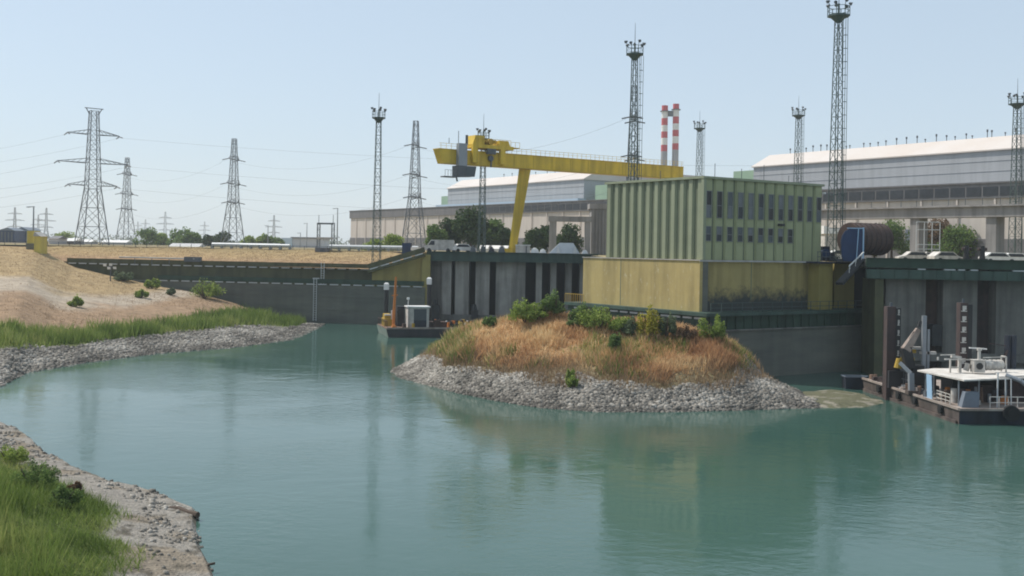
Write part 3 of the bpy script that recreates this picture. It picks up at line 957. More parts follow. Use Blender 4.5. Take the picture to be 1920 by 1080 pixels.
# pipe on the slope with its end box
sp = thing('drain_pipe', 'long pale pipe lying level along the grass slope above the wall', 'pipe', (-60, 190, 9.5))
yv = 192.0
MB().cyl((PX(212, 192), wall_xy(PX(212, 192)) + .9, 10.45), (PX(358, 190), wall_xy(PX(358, 190)) + .9, 10.4), .12, n=8).build('pipe', M['concrete_pale'], sp)
MB().box(PX(338, 190), PX(370, 190), wall_xy(PX(350, 190)) + .7, wall_xy(PX(350, 190)) + 1.5, 9.9, 10.75).build('end_box', M['steel'], sp)
for px in (240, 275, 310):
    MB().bar((PX(px, 191), wall_xy(PX(px, 191)) + .9, 9.2), (PX(px, 191), wall_xy(PX(px, 191)) + .9, 10.35), .1).build('support', M['steel'], sp)

# lamp cluster on the left bank
pl_ = left_bank.hit(207, 527)
lc = thing('lamp_post', 'short dark post with a cluster of pale floodlights on the left bank', 'lamp', tuple(pl_))
MB().bar(pl_, pl_ + Vector((0, 0, 2.6)), .16).build('post', M['steel'], lc)
MB().bar(pl_ + Vector((-.8, 0, 2.5)), pl_ + Vector((.9, 0, 2.4)), .1).build('crossbar', M['steel'], lc)
for dx, dz in ((-.9, 2.8), (.1, 2.9), (-.2, 2.3), (.8, 2.35)):
    m_ = MB(); q = pl_ + Vector((dx, -.1, dz))
    m_.taper(q + Vector((0, .12, 0)), q + Vector((0, -.2, -.08)), .3, .25, .55, .42)
    m_.build('floodlight', M['white'], lc)


# ------------------------------------------------------------------ left platform and intake bays
lp = thing('intake_platform', 'green edged platform deck over the far intake bays', 'platform', (0, 186, 0))
XL0, XL1 = -14.3, 14.5
MB().box(XL0, XL1, 184.4, 190.2, 11.75, 12.35).build('deck', M['concrete'], lp)
gb = MB()
gb.box(XL0, XL1, 184.0, 184.39, 11.05, 12.40)
gb.box(XL0, XL1, 183.7, 184.45, 12.40, 12.52)
gb.box(XL0, XL1, 183.75, 184.45, 10.9, 11.05)
for k in range(15):
    x = XL0 + .8 + k * 1.95
    gb.box(x, x + .1, 183.85, 184.0, 11.05, 12.40)
gb.build('girder', M['green_steel'], lp)
cols = [(806, 829, .9, 'concrete'), (830, 848, 0, 'concrete_pier'), (855, 881, .2, 'concrete_pier'), (893, 919, .3, 'concrete_pier'), (931, 986, .4, 'concrete_pier'), (1006, 1017, .5, 'concrete_pier'), (1033, 1044, .7, 'concrete_pier'), (1061, 1073, .9, 'concrete_pier'), (1088, 1096, 1, 'concrete_pier')]
for x0, x1, dy, m_ in cols:
    X0, X1 = PX(x0, 186), PX(x1, 186)
    q = MB()
    q.box(X0, X1, 185.0 + dy, 188.5 + dy * .3, -2, 11.74)
    if X1 - X0 > 3:
        q.box(X0 + 1.4, X0 + 1.6, 184.9 + dy, 185.0 + dy, -2, 11.7)
        q.box(X0 + 3.0, X0 + 3.2, 184.9 + dy, 185.0 + dy, -2, 11.7)
    q.build('pier', M[m_], lp)
MB().box(XL0, XL1, 184.3, 185.6, .9, 1.9).build('sill_beam', M['concrete'], lp)
for px, z1 in ((820, 4.5), (893, 3.8)):
    X = PX(px, 182)
    f_ = MB()
    f_.box(X - .7, X + .5, 182.6, 183.6, -1, z1 - 1)
    f_.cyl((X - .2, 183, z1 - 1), (X - .2, 183, z1), .5, .3, 8)
    tag(f_.build('fender_pile', M['black'], loc=(X, 183, 0)), 'black fender pile %s' % ('beside the left end of the far intake bays' if px < 850 else 'in front of the middle far intake bays'), 'pile')

# ------------------------------------------------------------------ pump house
C0 = (19.8, 114.0)
ph = thing('pump_house', 'green ribbed pump house on a scratched yellow base beside the water', 'building', (C0[0], C0[1], 6.0))
GM = grid_at(C0[0], C0[1])
LR, LL = 18.6, 16.3
ZB, ZT = 12.3, 21.0
core = MB(GM)
core.box(.28, LR - .05, .28, LL - .05, ZB, ZT - .15)
core.build('wall', M['clad_groove'], ph)


def ribs(n, length, axis, depth, frac, mat_):
    q = MB(GM)
    p = length / n
    for k in range(n):
        a0 = k * p + p * (1 - frac) / 2; a1 = a0 + p * frac
        s_ = .16
        if axis == 'x':
            prof = [(a0, .28), (a0 + s_, .28 - depth), (a1 - s_, .28 - depth), (a1, .28)]
            q.extrude([(x, y, ZB) for x, y in prof], (0, 0, ZT - ZB - .25))
        else:
            prof = [(.28, a0), (.28 - depth, a0 + s_), (.28 - depth, a1 - s_), (.28, a1)]
            q.extrude([(x, y, ZB) for x, y in prof[::-1]], (0, 0, ZT - ZB - .25))
    return q.build('cladding', mat_, ph)


ribs(12, LR, 'x', .20, .86, M['olive_clad'])
ribs(12, LL, 'y', .22, .62, M['green_clad'])
cp = MB(GM)
cp.box(-.1, LR, -.1, LL, ZT - .25, ZT)
cp.build('roof', M['green_clad'], ph)
cb = MB(GM)
cb.box(-.06, .34, -.06, .34, ZB, ZT - .26)
cb.build('corner_trim', M['green_clad'], ph)
pw = LR / 12


def window(cx, z0, z1, w):
    fr = MB(GM)
    y = .03
    fr.box(cx - w / 2 - .07, cx - w / 2, y - .03, .02, z0 - .07, z1 + .07)
    fr.box(cx + w / 2, cx + w / 2 + .07, y - .03, .02, z0 - .07, z1 + .07)
    fr.box(cx - w / 2, cx + w / 2, y - .03, .02, z1, z1 + .07)
    fr.box(cx - w / 2, cx + w / 2, y - .06, .02, z0 - .07, z0)
    zm = z0 + (z1 - z0) * .45
    fr.box(cx - w / 2, cx + w / 2, y - .02, .02, zm, zm + .06)
    o = fr.build('window', M['frame_grey'], ph)
    for za, zb in ((z0, zm), (zm + .06, z1)):
        MB(GM).box(cx - w / 2, cx + w / 2, .045, .09, za, zb).build('pane', M[random.choice(['glass_dark', 'glass_dark', 'glass_blue', 'glass_blind', 'glass_black'])], o)


for k in range(12):
    window((k + .5) * pw + .02, 16.75, 19.45, .66)
for k in range(9):
    window((k + .5) * pw + .02, 14.3, 15.75, .66)
MB(GM).box(pw * 7.2, pw * 7.75, -.25, -.0, 16.1, 16.35).build('wall_lamp', M['black'], ph)
MB(GM).box(LR - .3, LR - .02, -.3, -.02, 19.9, 20.1).build('wall_lamp', M['white'], ph)
for ax, ay, hh in ((3.5, 2, 1.6), (7, 1.5, 1.2), (11.2, 2.2, 1.9), (2, 9, 1.1), (1.5, 13, 1.3), (15, 2, .9)):
    MB(GM).cyl((ax, ay, ZT), (ax, ay, ZT + hh), .035, n=6).build('lightning_rod', M['steel'], ph)

# yellow base
ba = MB(GM)
ba.box(-.05, LR, .35, 19.6, 6.6, ZB - .005)
ba.build('base_wall', M['yellow_stained'], ph)
sk = MB(GM)
sk.box(-.45, -.051, -.1, 19.6, 6.9, ZB - .12)
sk.build('base_face', M['yellow_lit_wall'], ph)
jt = MB(GM)
jt.box(-.465, -.449, 12.6, 12.72, 6.95, ZB - .14)
jt.build('panel_joint', M['clad_groove'], ph)
cc = MB(GM)
cc.box(-.55, LR + .2, -.2, -.12, ZB - .20, ZB - .02)
cc.box(-.55, -.46, -.12, 19.7, ZB - .11, ZB - .01)
cc.build('ledge', M['concrete_pale'], ph)
dk = MB(GM)
dk.box(-.05, .7, -.12, .349, 6.9, ZB - .21)
dk.build('corner_post', M['concrete_wet'], ph)
pr = MB(GM)
pr.box(16.6, 18.9, -1.2, .34, 6.6, ZB - .25)
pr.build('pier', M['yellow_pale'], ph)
pc = MB(GM)
pc.box(7.5, 7.6, .33, .349, 8, ZB - .21)
pc.build('panel_joint', M['clad_groove'], ph)
# balcony at the right end of the house
bk = MB(GM)
bk.box(15.6, 21.2, -1.8, .3, ZB - .24, ZB - .05)
bk.build('balcony', M['navy'], ph)
br = MB(GM)
for k in range(9):
    br.bar((15.7 + k * .68, -1.75, ZB - .05), (15.7 + k * .68, -1.75, ZB + 1.05), .05)
for zz in (.5, 1.05):
    br.bar((15.6, -1.75, ZB + zz), (21.2, -1.75, ZB + zz), .06)
br.build('balcony_railing', M['steel'], ph)

# quay round the pump house
qd = thing('quay', 'walkway quay with green fascia and railing wrapping the pump house foot', 'quay', (C0[0], C0[1], 0))
q1 = MB(GM)
q1.box(-1.3, 26.5, -2.2, 21.5, -2, 5.0)
q1.build('wall', M['concrete_wet'], qd)
q2 = MB(GM)
q2.box(-1.5, 26.6, -2.4, 21.8, 5.0, 5.12)
q2.build('coping', M['concrete'], qd)
q3 = MB(GM)
q3.box(-1.25, 26.4, -2.0, 21.4, 5.12, 6.55)
for k in range(22):
    q3.box(-.9 + k * 1.25, -.78 + k * 1.25, -2.12, -2.0, 5.12, 6.5)
q3.build('fascia', M['deep_green'], qd)
q4 = MB(GM)
q4.box(-1.7, 26.6, -2.5, 21.6, 6.55, 6.9)
q4.build('walkway', M['green_steel'], qd)
for k in range(13):
    MB(GM).box(-1.36, -1.26, -1.6 + k * 1.7, -.3 + k * 1.7, 6.2, 6.38).build('sunlight_strip', M['pale_metal'], qd)  # pale bars draw the sun-bright broken line under the walkway edge
q6 = MB(GM)
for k in range(18):
    q6.bar((-1.0 + k * 1.5, -2.35, 6.9), (-1.0 + k * 1.5, -2.35, 7.9), .05)
for zz in (7.4, 7.9):
    q6.bar((-1.0, -2.35, zz), (26, -2.35, zz), .05)
q6.build('railing', M['steel_green'], qd)
q7 = MB(GM)
for k in range(10):
    q7.bar((-1.55, 18 + k * .4, 6.9), (-1.55, 18 + k * .4, 7.9), .05)
q7.bar((-1.55, 18, 7.9), (-1.55, 21.6, 7.9), .06)
q7.build('end_railing', M['ochre'], qd)
# gangway down from the platform to the quay
gw = thing('gangway', 'dark gangway with pale handrails sloping down beside the pump house', 'stairs', (37, 119, 9))
ga = P(1616, 487, 121); gb_ = P(1574, 532, 118)
MB().bar(ga, gb_, .9, .3).build('flight', M['black'], gw)
for dx in (-.4, .4):
    h_ = MB(); o_ = Vector((dx * .4, dx, 0))
    h_.bar(ga + o_ + Vector((.2, 0, .85)), gb_.lerp(ga, .42) + o_ + Vector((0, 0, .8)), .07)
    for k in (0, 2, 4):
        c_ = ga.lerp(gb_, k / 7.2)
        h_.bar(c_ + o_, c_ + o_ + Vector((0, 0, .8)), .04)
    h_.build('handrail', M['white'], gw)
yw = MB()
yw.box(PX(1566, 127), PX(1604, 127), 127.2, 128, 6.9, 12.2)
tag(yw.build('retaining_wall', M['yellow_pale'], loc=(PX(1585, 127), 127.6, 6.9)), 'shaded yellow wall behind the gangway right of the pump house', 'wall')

# ------------------------------------------------------------------ right platform
rpf = thing('intake_platform', 'dark green double girder platform over the near intake bays at right', 'platform', (60, 121, 0))
XR0, XR1 = 38.6, 82
YR = lambda x: 119.5 - (x - 38.6) * .05
RM = Matrix.Translation((38.6, 119.5, 0)) @ Matrix.Rotation(-math.atan(.05), 4, 'Z')
W_ = 44
MB(RM).box(0, W_, .35, 4.5, 11.7, 12.5).build('deck', M['concrete'], rpf)
q = MB(RM)
q.box(0, W_, 0, .34, 11.75, 12.72)
q.box(0, W_, -.25, .3, 12.72, 12.8)
q.build('upper_girder', M['deep_green'], rpf)
q = MB(RM)
q.box(0, W_, -.1, .36, 10.55, 11.55)
for k in range(30):
    q.box(k * 1.5, k * 1.5 + .1, -.2, -.1, 10.55, 11.55)
q.build('lower_girder', M['green_steel'], rpf)
for a_, b_ in ((5.5, 6.3), (8.3, 9.5), (9.8, 10.5), (11.1, 11.9), (15.6, 16.9), (17.1, 18.4), (19, 19.6), (21, 22.4)):
    MB(RM).box(a_, b_, -.06, .3, 11.58, 11.7).build('sunlight_strip', M['pale_metal'], rpf)  # pale dashes imitate sunlight in the slot between the girders
panels = [(1655, 1731, 0, 'concrete'), (1731, 1760, 1.4, 'rust'), (1760, 1825, 0, 'concrete'), (1825, 1856, 1.6, 'rust_dark'), (1856, 1935, 0, 'concrete'), (1935, 1965, 1.6, 'rust_dark'), (1965, 2080, 0, 'concrete')]
for x0, x1, dy, m_ in panels:
    X0, X1 = PX(x0, 122), PX(x1, 122)
    y = YR(X0) + 1.6 + dy
    q = MB()
    q.box(X0 + .02, X1 - .02, y, y + 3, -2, 11.68)
    if dy == 0:
        q.box(X0 + .02, X0 + .35, y - .15, y, -2, 11.5)
    q.build('pier' if dy == 0 else 'gate', M[m_], rpf)
MB().box(PX(1640, 120), PX(1656, 120), 119.6, 124, -2, 10.5).build('end_pier', M['olive_paint'], rpf)
MB(RM).box(2, W_, .9, 2.0, 1.6, 2.5).build('sill_beam', M['concrete'], rpf)
MB().box(PX(1742, 121), PX(1760, 121), 119.6, 121.3, 3.3, 5.6).build('gate_slot', M['black'], rpf)

# ------------------------------------------------------------------ turbine halls
DV = Vector((SR, -CR, 0))
RV = Vector((CR, SR, 0))
A0 = Vector((24.5, 288, 0))


def hall_m(t0):                       # x along the hall toward the right, y into the hall
    o = A0 + DV * t0
    return Matrix.Translation(o) @ Matrix(((SR, CR, 0, 0), (-CR, SR, 0, 0), (0, 0, 1, 0), (0, 0, 0, 1)))


lh = thing('power_hall', 'long low hall with beige wall and dark top band behind the trees', 'building', tuple(A0 + DV * -153 + Vector((0, 0, G0))))
HM = hall_m(0)
T0, T1 = -153, 150
MB(HM).box(T0, T1, 0, 15, G0 - .5, 23.7).build('wall', M['hall_beige'], lh)
q = MB(HM)
q.box(T0 - .4, T1, -.4, 15.4, 23.7, 26.4)
q.box(T0 - .6, T1, -.6, 15.6, 26.4, 26.6)
q.build('fascia', M['hall_dark'], lh)
q = MB(HM)
q.box(T0 - .15, T1, -.2, -.003, G0 - .5, 16.4)
q.build('base_band', M['hall_dark'], lh)
wb = MB(HM)
for k in range(62):
    t = -60 + k * 3.3
    wb.box(t, t + 2.95, -.46, -.4, 24.1, 25.8)
wb.build('window_band', M['glass_dark'], lh)
for k in range(40):
    t = -148 + k * 7.6
    MB(HM).box(t, t + .35, -.32, -.21, G0, 23.7).build('pilaster', M['hall_beige'], lh)
dr = MB(HM)
dr.box(92, 104, -.35, -.21, G0, 18.2)
dr.build('gate', M['grey_blue'], lh)
bl_ = MB(HM)
bl_.box(-110, -28, 12.0, 14.9, 26.61, 28.2)
bl_.build('rooflight', M['hall_blue'], lh)


def upper_hall(label, t0, t1, name, vents, rust):
    th_ = thing('turbine_hall', label, 'building', tuple(A0 + DV * t0 + RV * 15 + Vector((0, 0, G0))))
    q = MB(HM)
    q.box(t0, t1, 15.7, 75, G0 - .3, 33.9)
    for k in range(3):
        q.box(t0, t1, 15.62, 15.7, 27.9 + k * 2.0, 27.96 + k * 2.0)
    q.build('wall', M['hall_grey'], th_)
    # roof: strip sloping up from the eave to a flat top
    prof = [(15.3, 33.9), (15.3, 34.15), (21.6, 37.3), (69, 37.3), (75.4, 34.15), (75.4, 33.9)]
    q = MB(HM)
    q.extrude([(t0 - .4, y, z) for y, z in prof], (t1 - t0 + .8, 0, 0))
    q.build('roof', M['hall_roof'], th_)
    for k, (t, hh) in enumerate(vents):
        v_ = MB(HM)
        v_.cyl((t, 22.4, 37.3), (t, 22.4, 37.3 + hh * .85), .09, n=6)
        v_.cyl((t, 22.4, 37.3 + hh * .6), (t, 22.4, 37.3 + hh * .85), .2, n=6)
        v_.build('roof_vent', M['steel'], th_)
    return th_


rv = random.Random(3)
h1 = upper_hall('grey upper hall with pale roof seen under the yellow crane beam', -108, -30, 'h1', [(-82 + k * 4.6 + rv.uniform(-1.2, 1.2), rv.uniform(.8, 1.6)) for k in range(11)], 0)
h2 = upper_hall('large grey hall with bright white roof filling the right background', 37, 150, 'h2', [(42 + k * 2.35 + rv.uniform(-.9, .9), rv.uniform(.8, 2.0)) for k in range(30)], 1)
MB(HM).box(-113, -108.5, 16, 30, G0, 31.5).build('annex', M['annex_green'], h1)
MB(HM).box(-25, -19, 16, 26, G0, 32.0).build('annex', M['annex_green'], h1)
MB(HM).box(29, 36.5, 17, 30, G0, 33.4).build('annex', M['annex_green'], h2)
MB(HM).box(-30, 37, 25, 60, G0, 27.5).build('link_roof', M['hall_dark'], h1)

# concrete trestle with beam in front of the right hall
TP = Vector((56, 190, 0))
TM = Matrix.Translation(TP) @ Matrix(((SR, CR, 0, 0), (-CR, SR, 0, 0), (0, 0, 1, 0), (0, 0, 0, 1)))
ts = thing('pipe_bridge', 'grey concrete beam bridge on square columns before the right hall', 'bridge', tuple(TP + Vector((0, 0, G0))))
q = MB(TM)
q.box(-4, 70, 0, 3, 19.2, 20.8)
q.box(-4, 70, -.5, 3.5, 20.8, 21.05)
q.build('beam', M['trestle'], ts)
for t in (14.6, 28, 42, 56):
    c_ = MB(TM)
    c_.box(t, t + 1.7, .4, 2.6, G0 - .4, 19.19)
    c_.build('column', M['trestle'], ts)
rl = MB(TM)
for k in range(26):
    rl.bar((-4 + k * 2.9, -.4, 21.05), (-4 + k * 2.9, -.4, 22.1), .07)
rl.bar((-4, -.4, 22.1), (70, -.4, 22.1), .07)
rl.build('railing', M['steel'], ts)

fr_ = thing('concrete_frame', 'brownish concrete portal frame beside ribbed wall left of the pump house', 'frame', (9, 205, G0))
d_ = 205
MB().box(PX(1030, d_), PX(1043, d_), d_, d_ + 1.2, G0 - .3, 18.4).build('column', M['trestle'], fr_)
MB().box(PX(1096, d_), PX(1107, d_), d_, d_ + 1.2, G0 - .3, 18.4).build('column', M['trestle'], fr_)
MB().box(PX(1028, d_), PX(1108, d_), d_ - .2, d_ + 1.4, 18.4, 19.4).build('lintel', M['trestle'], fr_)
q = MB()
q.box(PX(1108, 208), PX(1150, 208), 208, 214, G0 - .3, 21.0)
for k in range(7):
    x = PX(1108, 208) + .2 + k * .62
    q.box(x, x + .3, 207.8, 208, G0, 20.8)
q.box(PX(1104, 208), PX(1150, 208), 207.7, 214, 21.0, 22.0)
q.build('ribbed_wall', M['trestle'], fr_)


# ------------------------------------------------------------------ crane
cr = thing('gantry_crane', 'yellow semi-gantry crane with long box beam and leaning leg', 'crane', (.2, 190, G0))
KM = Matrix.Translation((2.07, 190, 0)) @ GRID
q = MB(KM)
ZK = 26.95
q.extrude([(-17.0, -.9, ZK), (36, -.9, ZK), (36, -.9, ZK + 2.3), (-17.9, -.9, ZK + 2.3)], (0, 1.8, 0))
q.box(-17.9, 36, -1.0, 1.0, ZK + 2.3, ZK + 2.42)
beam_ = q.build('beam', M['yellow_crane'], cr)
for k in range(13):
    MB(KM).box(-15 + k * 4.0, -14.9 + k * 4.0, -.93, -.9, ZK + .05, ZK + 2.25).build('plate_seam', M['yellow_seam'], beam_)
MB(KM).box(-16.8, 36, -1.0, -.9, ZK - .02, ZK + .12).build('bottom_flange', M['yellow_seam'], beam_)
q = MB(KM)
for k in range(54):
    q.bar((-17.5 + k, -.95, ZK + 2.4), (-17.5 + k, -.95, ZK + 3.3), .045)
q.bar((-17.8, -.95, ZK + 3.3), (36, -.95, ZK + 3.3), .05)
q.bar((-17.8, -.95, ZK + 2.9), (36, -.95, ZK + 2.9), .04)
q.build('walkway_railing', M['yellow_crane'], cr)
q = MB()
top_ = P(984, 318, 190.4); foot = P(961, 466, 189.6)
foot.z = G0 + .9
q.taper(foot, top_, 1.3, 1.3, 2.05, 1.5)
leg_ = q.build('leg', M['yellow_crane'], cr)
q = MB()
for dx in (.15, .6):
    q.bar(foot + Vector((dx, -.85, 1)), top_ + Vector((dx, -1.0, 0)), .05)
for k in range(24):
    c_ = (foot + Vector((0, -.85, 1))).lerp(top_ + Vector((0, -1.0, 0)), k / 24)
    q.bar(c_ + Vector((.15, 0, 0)), c_ + Vector((.6, 0, 0)), .04)
q.build('ladder', M['yellow_seam'], leg_)
q = MB()
q.box(foot.x - 1.5, foot.x + 1.5, foot.y - .6, foot.y + .6, G0 + .25, G0 + .95)
q.build('bogie', M['yellow_crane'], cr)
for dx in (-1, 1):
    MB().cyl((foot.x + dx, foot.y - .3, G0 + .35), (foot.x + dx, foot.y + .3, G0 + .35), .35, n=12).build('wheel', M['black'], cr)
# trolley
q = MB(KM)
q.box(-11.7, -3.6, -1.6, 1.6, ZK + 2.9, ZK + 3.5)
q.box(-11.7, -10.7, -1.6, -1.0, ZK + .4, ZK + 2.9)
q.box(-6.2, -5.2, -1.6, -1.0, ZK + .4, ZK + 2.9)
q.extrude([(-11.7, -1.5, ZK + 3.5), (-9.4, -1.5, ZK + 3.5), (-9.4, -1.5, ZK + 5.0), (-11.2, -1.5, ZK + 5.0)], (0, 2.6, 0))
q.extrude([(-6.4, -1.5, ZK + 3.5), (-4.2, -1.5, ZK + 3.5), (-4.6, -1.5, ZK + 4.4), (-6.4, -1.5, ZK + 4.4)], (0, 2.6, 0))
q.build('trolley_frame', M['yellow_crane'], cr)
q = MB(KM)
q.cyl((-7.9, -1.2, ZK + 4.1), (-7.9, 1.2, ZK + 4.1), .55, n=14)
q.cyl((-9.3, -.6, ZK + 4.2), (-6.6, -.6, ZK + 4.2), .3, n=10)
q.build('hoist_drum', M['ochre'], cr)
q = MB(KM)
q.box(-8.9, -7.2, -1.7, -1.2, ZK + 2.0, ZK + 2.9)
q.cyl((-8.0, -1.45, ZK + 1.3), (-8.0, -1.15, ZK + 1.3), .5, n=14)
q.box(-8.1, -7.9, -1.5, -1.3, ZK - .2, ZK + 1.0)
q.build('hook_block', M['steel'], cr)
q = MB(KM)
q.box(-4.2, -2.2, -1.4, 1.4, ZK + 3.3, ZK + 3.42)
for k in range(3):
    q.bar((-4 + k * .9, -1.35, ZK + 3.4), (-4 + k * .9, -1.35, ZK + 4.3), .05)
q.bar((-4, -1.35, ZK + 4.3), (-2.2, -1.35, ZK + 4.3), .05)
for k in range(10):
    q.bar((-11.4 + k * .8, -1.6, ZK + 3.5), (-11.4 + k * .8, -1.6, ZK + 4.5), .05)
q.bar((-11.4, -1.6, ZK + 4.5), (-4.2, -1.6, ZK + 4.5), .06)
q.build('trolley_platform', M['yellow_crane'], cr)
q = MB(KM)
q.box(-14.6, -13.0, -1.9, -1.05, ZK - .3, ZK + 3.4)
q.build('cab_hanger', M['galv'], cr)
q = MB(KM)
q.extrude([(-14.9, -2.1, ZK - 2.2), (-11.6, -2.1, ZK - 2.0), (-11.3, -2.1, ZK - .3), (-14.9, -2.1, ZK - .3)], (0, 1.8, 0))
cab = q.build('cab', M['steel'], cr)
q = MB(KM)
q.extrude([(-13.3, -2.14, ZK - 1.9), (-11.75, -2.14, ZK - 1.8), (-11.5, -2.14, ZK - .5), (-13.3, -2.14, ZK - .5)], (0, .04, 0))
q.build('window', M['glass_blue'], cab)
q = MB(KM)
q.box(-17.3, -14.9, -2.0, -.6, ZK - 2.3, ZK - 2.12)
for k in range(5):
    q.bar((-17.2 + k * .55, -1.95, ZK - 2.1), (-17.2 + k * .55, -1.95, ZK - 1.1), .05)
q.bar((-17.2, -1.95, ZK - 1.1), (-14.9, -1.95, ZK - 1.1), .05)
q.bar((-14.8, -1.5, ZK - 2.1), (-14.6, -1.5, ZK - 2.9), .2)
q.build('cab_platform', M['steel'], cr)
for x_, h_ in ((-14.2, 2.2), (-12.6, 1.6), (-16.0, .9)):
    MB(KM).cyl((x_, -1.0, ZK + 3.3), (x_, -1.0, ZK + 3.3 + h_), .06 if x_ != -12.6 else .25, n=6).build('antenna', M['steel'], cr)


# ------------------------------------------------------------------ lattice masts
def lattice(q, base, h, w0, w1, n, leg, br, z_from=0.0, style='x'):
    base = Vector(base)

    def corner(k, f):
        w = (w0 + (w1 - w0) * f) / 2
        sx, sy = ((-1, -1), (1, -1), (1, 1), (-1, 1))[k % 4]
        return base + Vector((sx * w, sy * w, z_from + h * f))
    for k in range(4):
        q.bar(corner(k, 0), corner(k, 1), leg)
    for i in range(n):
        f0, f1 = i / n, (i + 1) / n
        for k in range(4):
            if style == 'x':
                q.bar(corner(k, f0), corner(k + 1, f1), br); q.bar(corner(k + 1, f0), corner(k, f1), br)
            else:
                a_, b_ = (k, k + 1) if i % 2 else (k + 1, k)
                q.bar(corner(a_, f0), corner(b_, f1), br)
            q.bar(corner(k, f1), corner(k + 1, f1), br)
    return q


def mast(px, y_base_d, h, w0, w1, label, n=16, leg=.1, br=.05, plat=1.3, rod=3.0, base_z=G0, side_ladder=True, rot=.3, x=None):
    d = y_base_d
    X = PX(px, d) if x is None else x
    base = Vector((X, d, base_z))
    t = thing('floodlight_mast', label, 'mast', tuple(base), 'floodlight masts of the plant')
    RM_ = Matrix.Translation(base) @ Matrix.Rotation(rot, 4, 'Z')
    q = MB(RM_)
    lattice(q, (0, 0, 0), h, w0, w1, n, leg, br, style='z')
    q.build('lattice', M['steel_green'], t)
    if side_ladder:
        q = MB(RM_)
        x0, x1 = w0 / 2 + .25, w1 / 2 + .55
        for dy in (-.25, .25):
            q.bar((x0, dy, 0), (x1, dy, h), .05)
        for k in range(int(h / .8)):
            f = k * .8 / h
            xx = x0 + (x1 - x0) * f
            q.bar((xx, -.25, h * f), (xx, .25, h * f), .05)
            if k % 2 == 0:
                q.bar((xx, -.25, h * f), (xx + .45, 0, h * f), .04); q.bar((xx, .25, h * f), (xx + .45, 0, h * f), .04)
        q.bar((x0 + .45, 0, 2), (x1 + .45, 0, h), .05)
        q.build('ladder', M['steel_green'], t)
    q = MB(RM_)
    q.prism([(plat * math.cos(a * PI / 4), plat * math.sin(a * PI / 4)) for a in range(8)], h, h + .22)
    q.cyl((0, 0, h - .7), (0, 0, h), .3, plat * .8, 8)
    for a in range(8):
        c_, s_ = plat * math.cos(a * PI / 4), plat * math.sin(a * PI / 4)
        c2, s2 = plat * math.cos((a + 1) * PI / 4), plat * math.sin((a + 1) * PI / 4)
        q.bar((c_, s_, h), (c_, s_, h + 1.2), .07)
        q.bar((c_, s_, h + 1.2), (c2, s2, h + 1.2), .06); q.bar((c_, s_, h + .7), (c2, s2, h + .7), .05)
    q.bar((0, 0, h), (0, 0, h + 1.6), .18)
    q.build('platform', M['steel_green'], t)
    for a in range(7):
        an = a * 2 * PI / 7 + .3
        c_ = Vector((math.cos(an), math.sin(an), 0))
        q = MB(RM_)
        p_ = c_ * plat + Vector((0, 0, h + 1.55 + .25 * (a % 2)))
        q.cyl(p_ - c_ * .15 + Vector((0, 0, .06)), p_ + c_ * .22 - Vector((0, 0, .1)), .1, .22, 8)
        q.bar(p_ - c_ * .1 - Vector((0, 0, .5)), p_, .06)
        q.build('floodlight', M['steel'], t)
    MB(RM_).cyl((0, 0, h + 1.4), (0, 0, h + 1.4 + rod), .05, .025, 6).build('lightning_rod', M['steel'], t)
    return t


mast(1565, 131.5, 29.3, 1.35, .6, 'tallest floodlight mast, cut by the top edge, beside the pump house corner', 22, .09, .045, 1.3)
mast(1184, 150, 27.6, 1.1, .6, 'tall floodlight mast rising directly behind the pump house roof', 20, .09, .045, 1.2)
mast(706, 186.2, 25.4, 1.35, .75, 'slim floodlight mast standing on the grass slope left of the crane', 18, .09, .05, 1.1, base_z=9.4, side_ladder=False)
mast(903, 183.0 + 2.4, 19.2, 1.1, .6, 'floodlight mast in front of the yellow crane trolley', 14, .1, .05, 1.0, side_ladder=False)
mast(1308, 262, 30.3, 1.5, .8, 'far floodlight mast right of the twin chimneys', 16, .1, .05, 1.35)
mast(1493, 236, 30.5, 1.5, .8, 'floodlight mast standing before the left end of the white roof', 16, .1, .05, 1.35)
mast(1903, 182, 26.2, 1.5, .8, 'floodlight mast at the right edge before the white roofed hall', 18, .1, .055, 1.35)
base_ = Vector((PX(706, 186.2), 186.2, 9.0))
tag(MB().box(base_.x - .9, base_.x + .9, 185.5, 186.9, 8.9, 10.2).build('mast_base', M['concrete_pale'], loc=tuple(base_)), 'pale concrete block at the foot of the slim mast on the slope', 'plinth')


# ------------------------------------------------------------------ pylons
def pylon_parts(t, base, h, yaw, arms, w0, ww, zt, wt, bar_w, mt):
    RM_ = Matrix.Translation(base) @ Matrix.Rotation(yaw, 4, 'Z')
    q = MB(RM_)
    lattice(q, (0, 0, 0), h * zt, w0, ww, 3, bar_w * 1.5, bar_w * .7)
    lattice(q, (0, 0, 0), h * (1 - zt), ww, wt, 8, bar_w * 1.2, bar_w * .55, z_from=h * zt)
    q.build('lattice', mt, t)
    for z, l in arms:
        f = (z - h * zt) / (h * (1 - zt)); w = (ww + (wt - ww) * f) / 2
        for s_ in (-1, 1):
            q = MB(RM_)
            for dy in (-w, w):
                q.bar((s_ * w, dy, z), (s_ * l, 0, z + .1), bar_w)
                q.bar((s_ * w, dy, z + h * .035), (s_ * l, 0, z + .15), bar_w * .8)
            for k in range(1, 5):
                x = s_ * (w + (l - w) * k / 5)
                e = w * (1 - k / 5)
                q.bar((x, -e, z), (x, e, z), bar_w * .6)
                q.bar((x, -e, z), (x - s_ * (l - w) / 5, -e, z + h * .035 * (1 - (k - 1) / 5)), bar_w * .6)
            arm_ = q.build('crossarm', mt, t)
            for e in (-1, 1):
                MB(RM_).cyl((s_ * l, 0, z), (s_ * l, e * 2.4, z - .5), .16, n=5).build('insulator', mt, arm_)


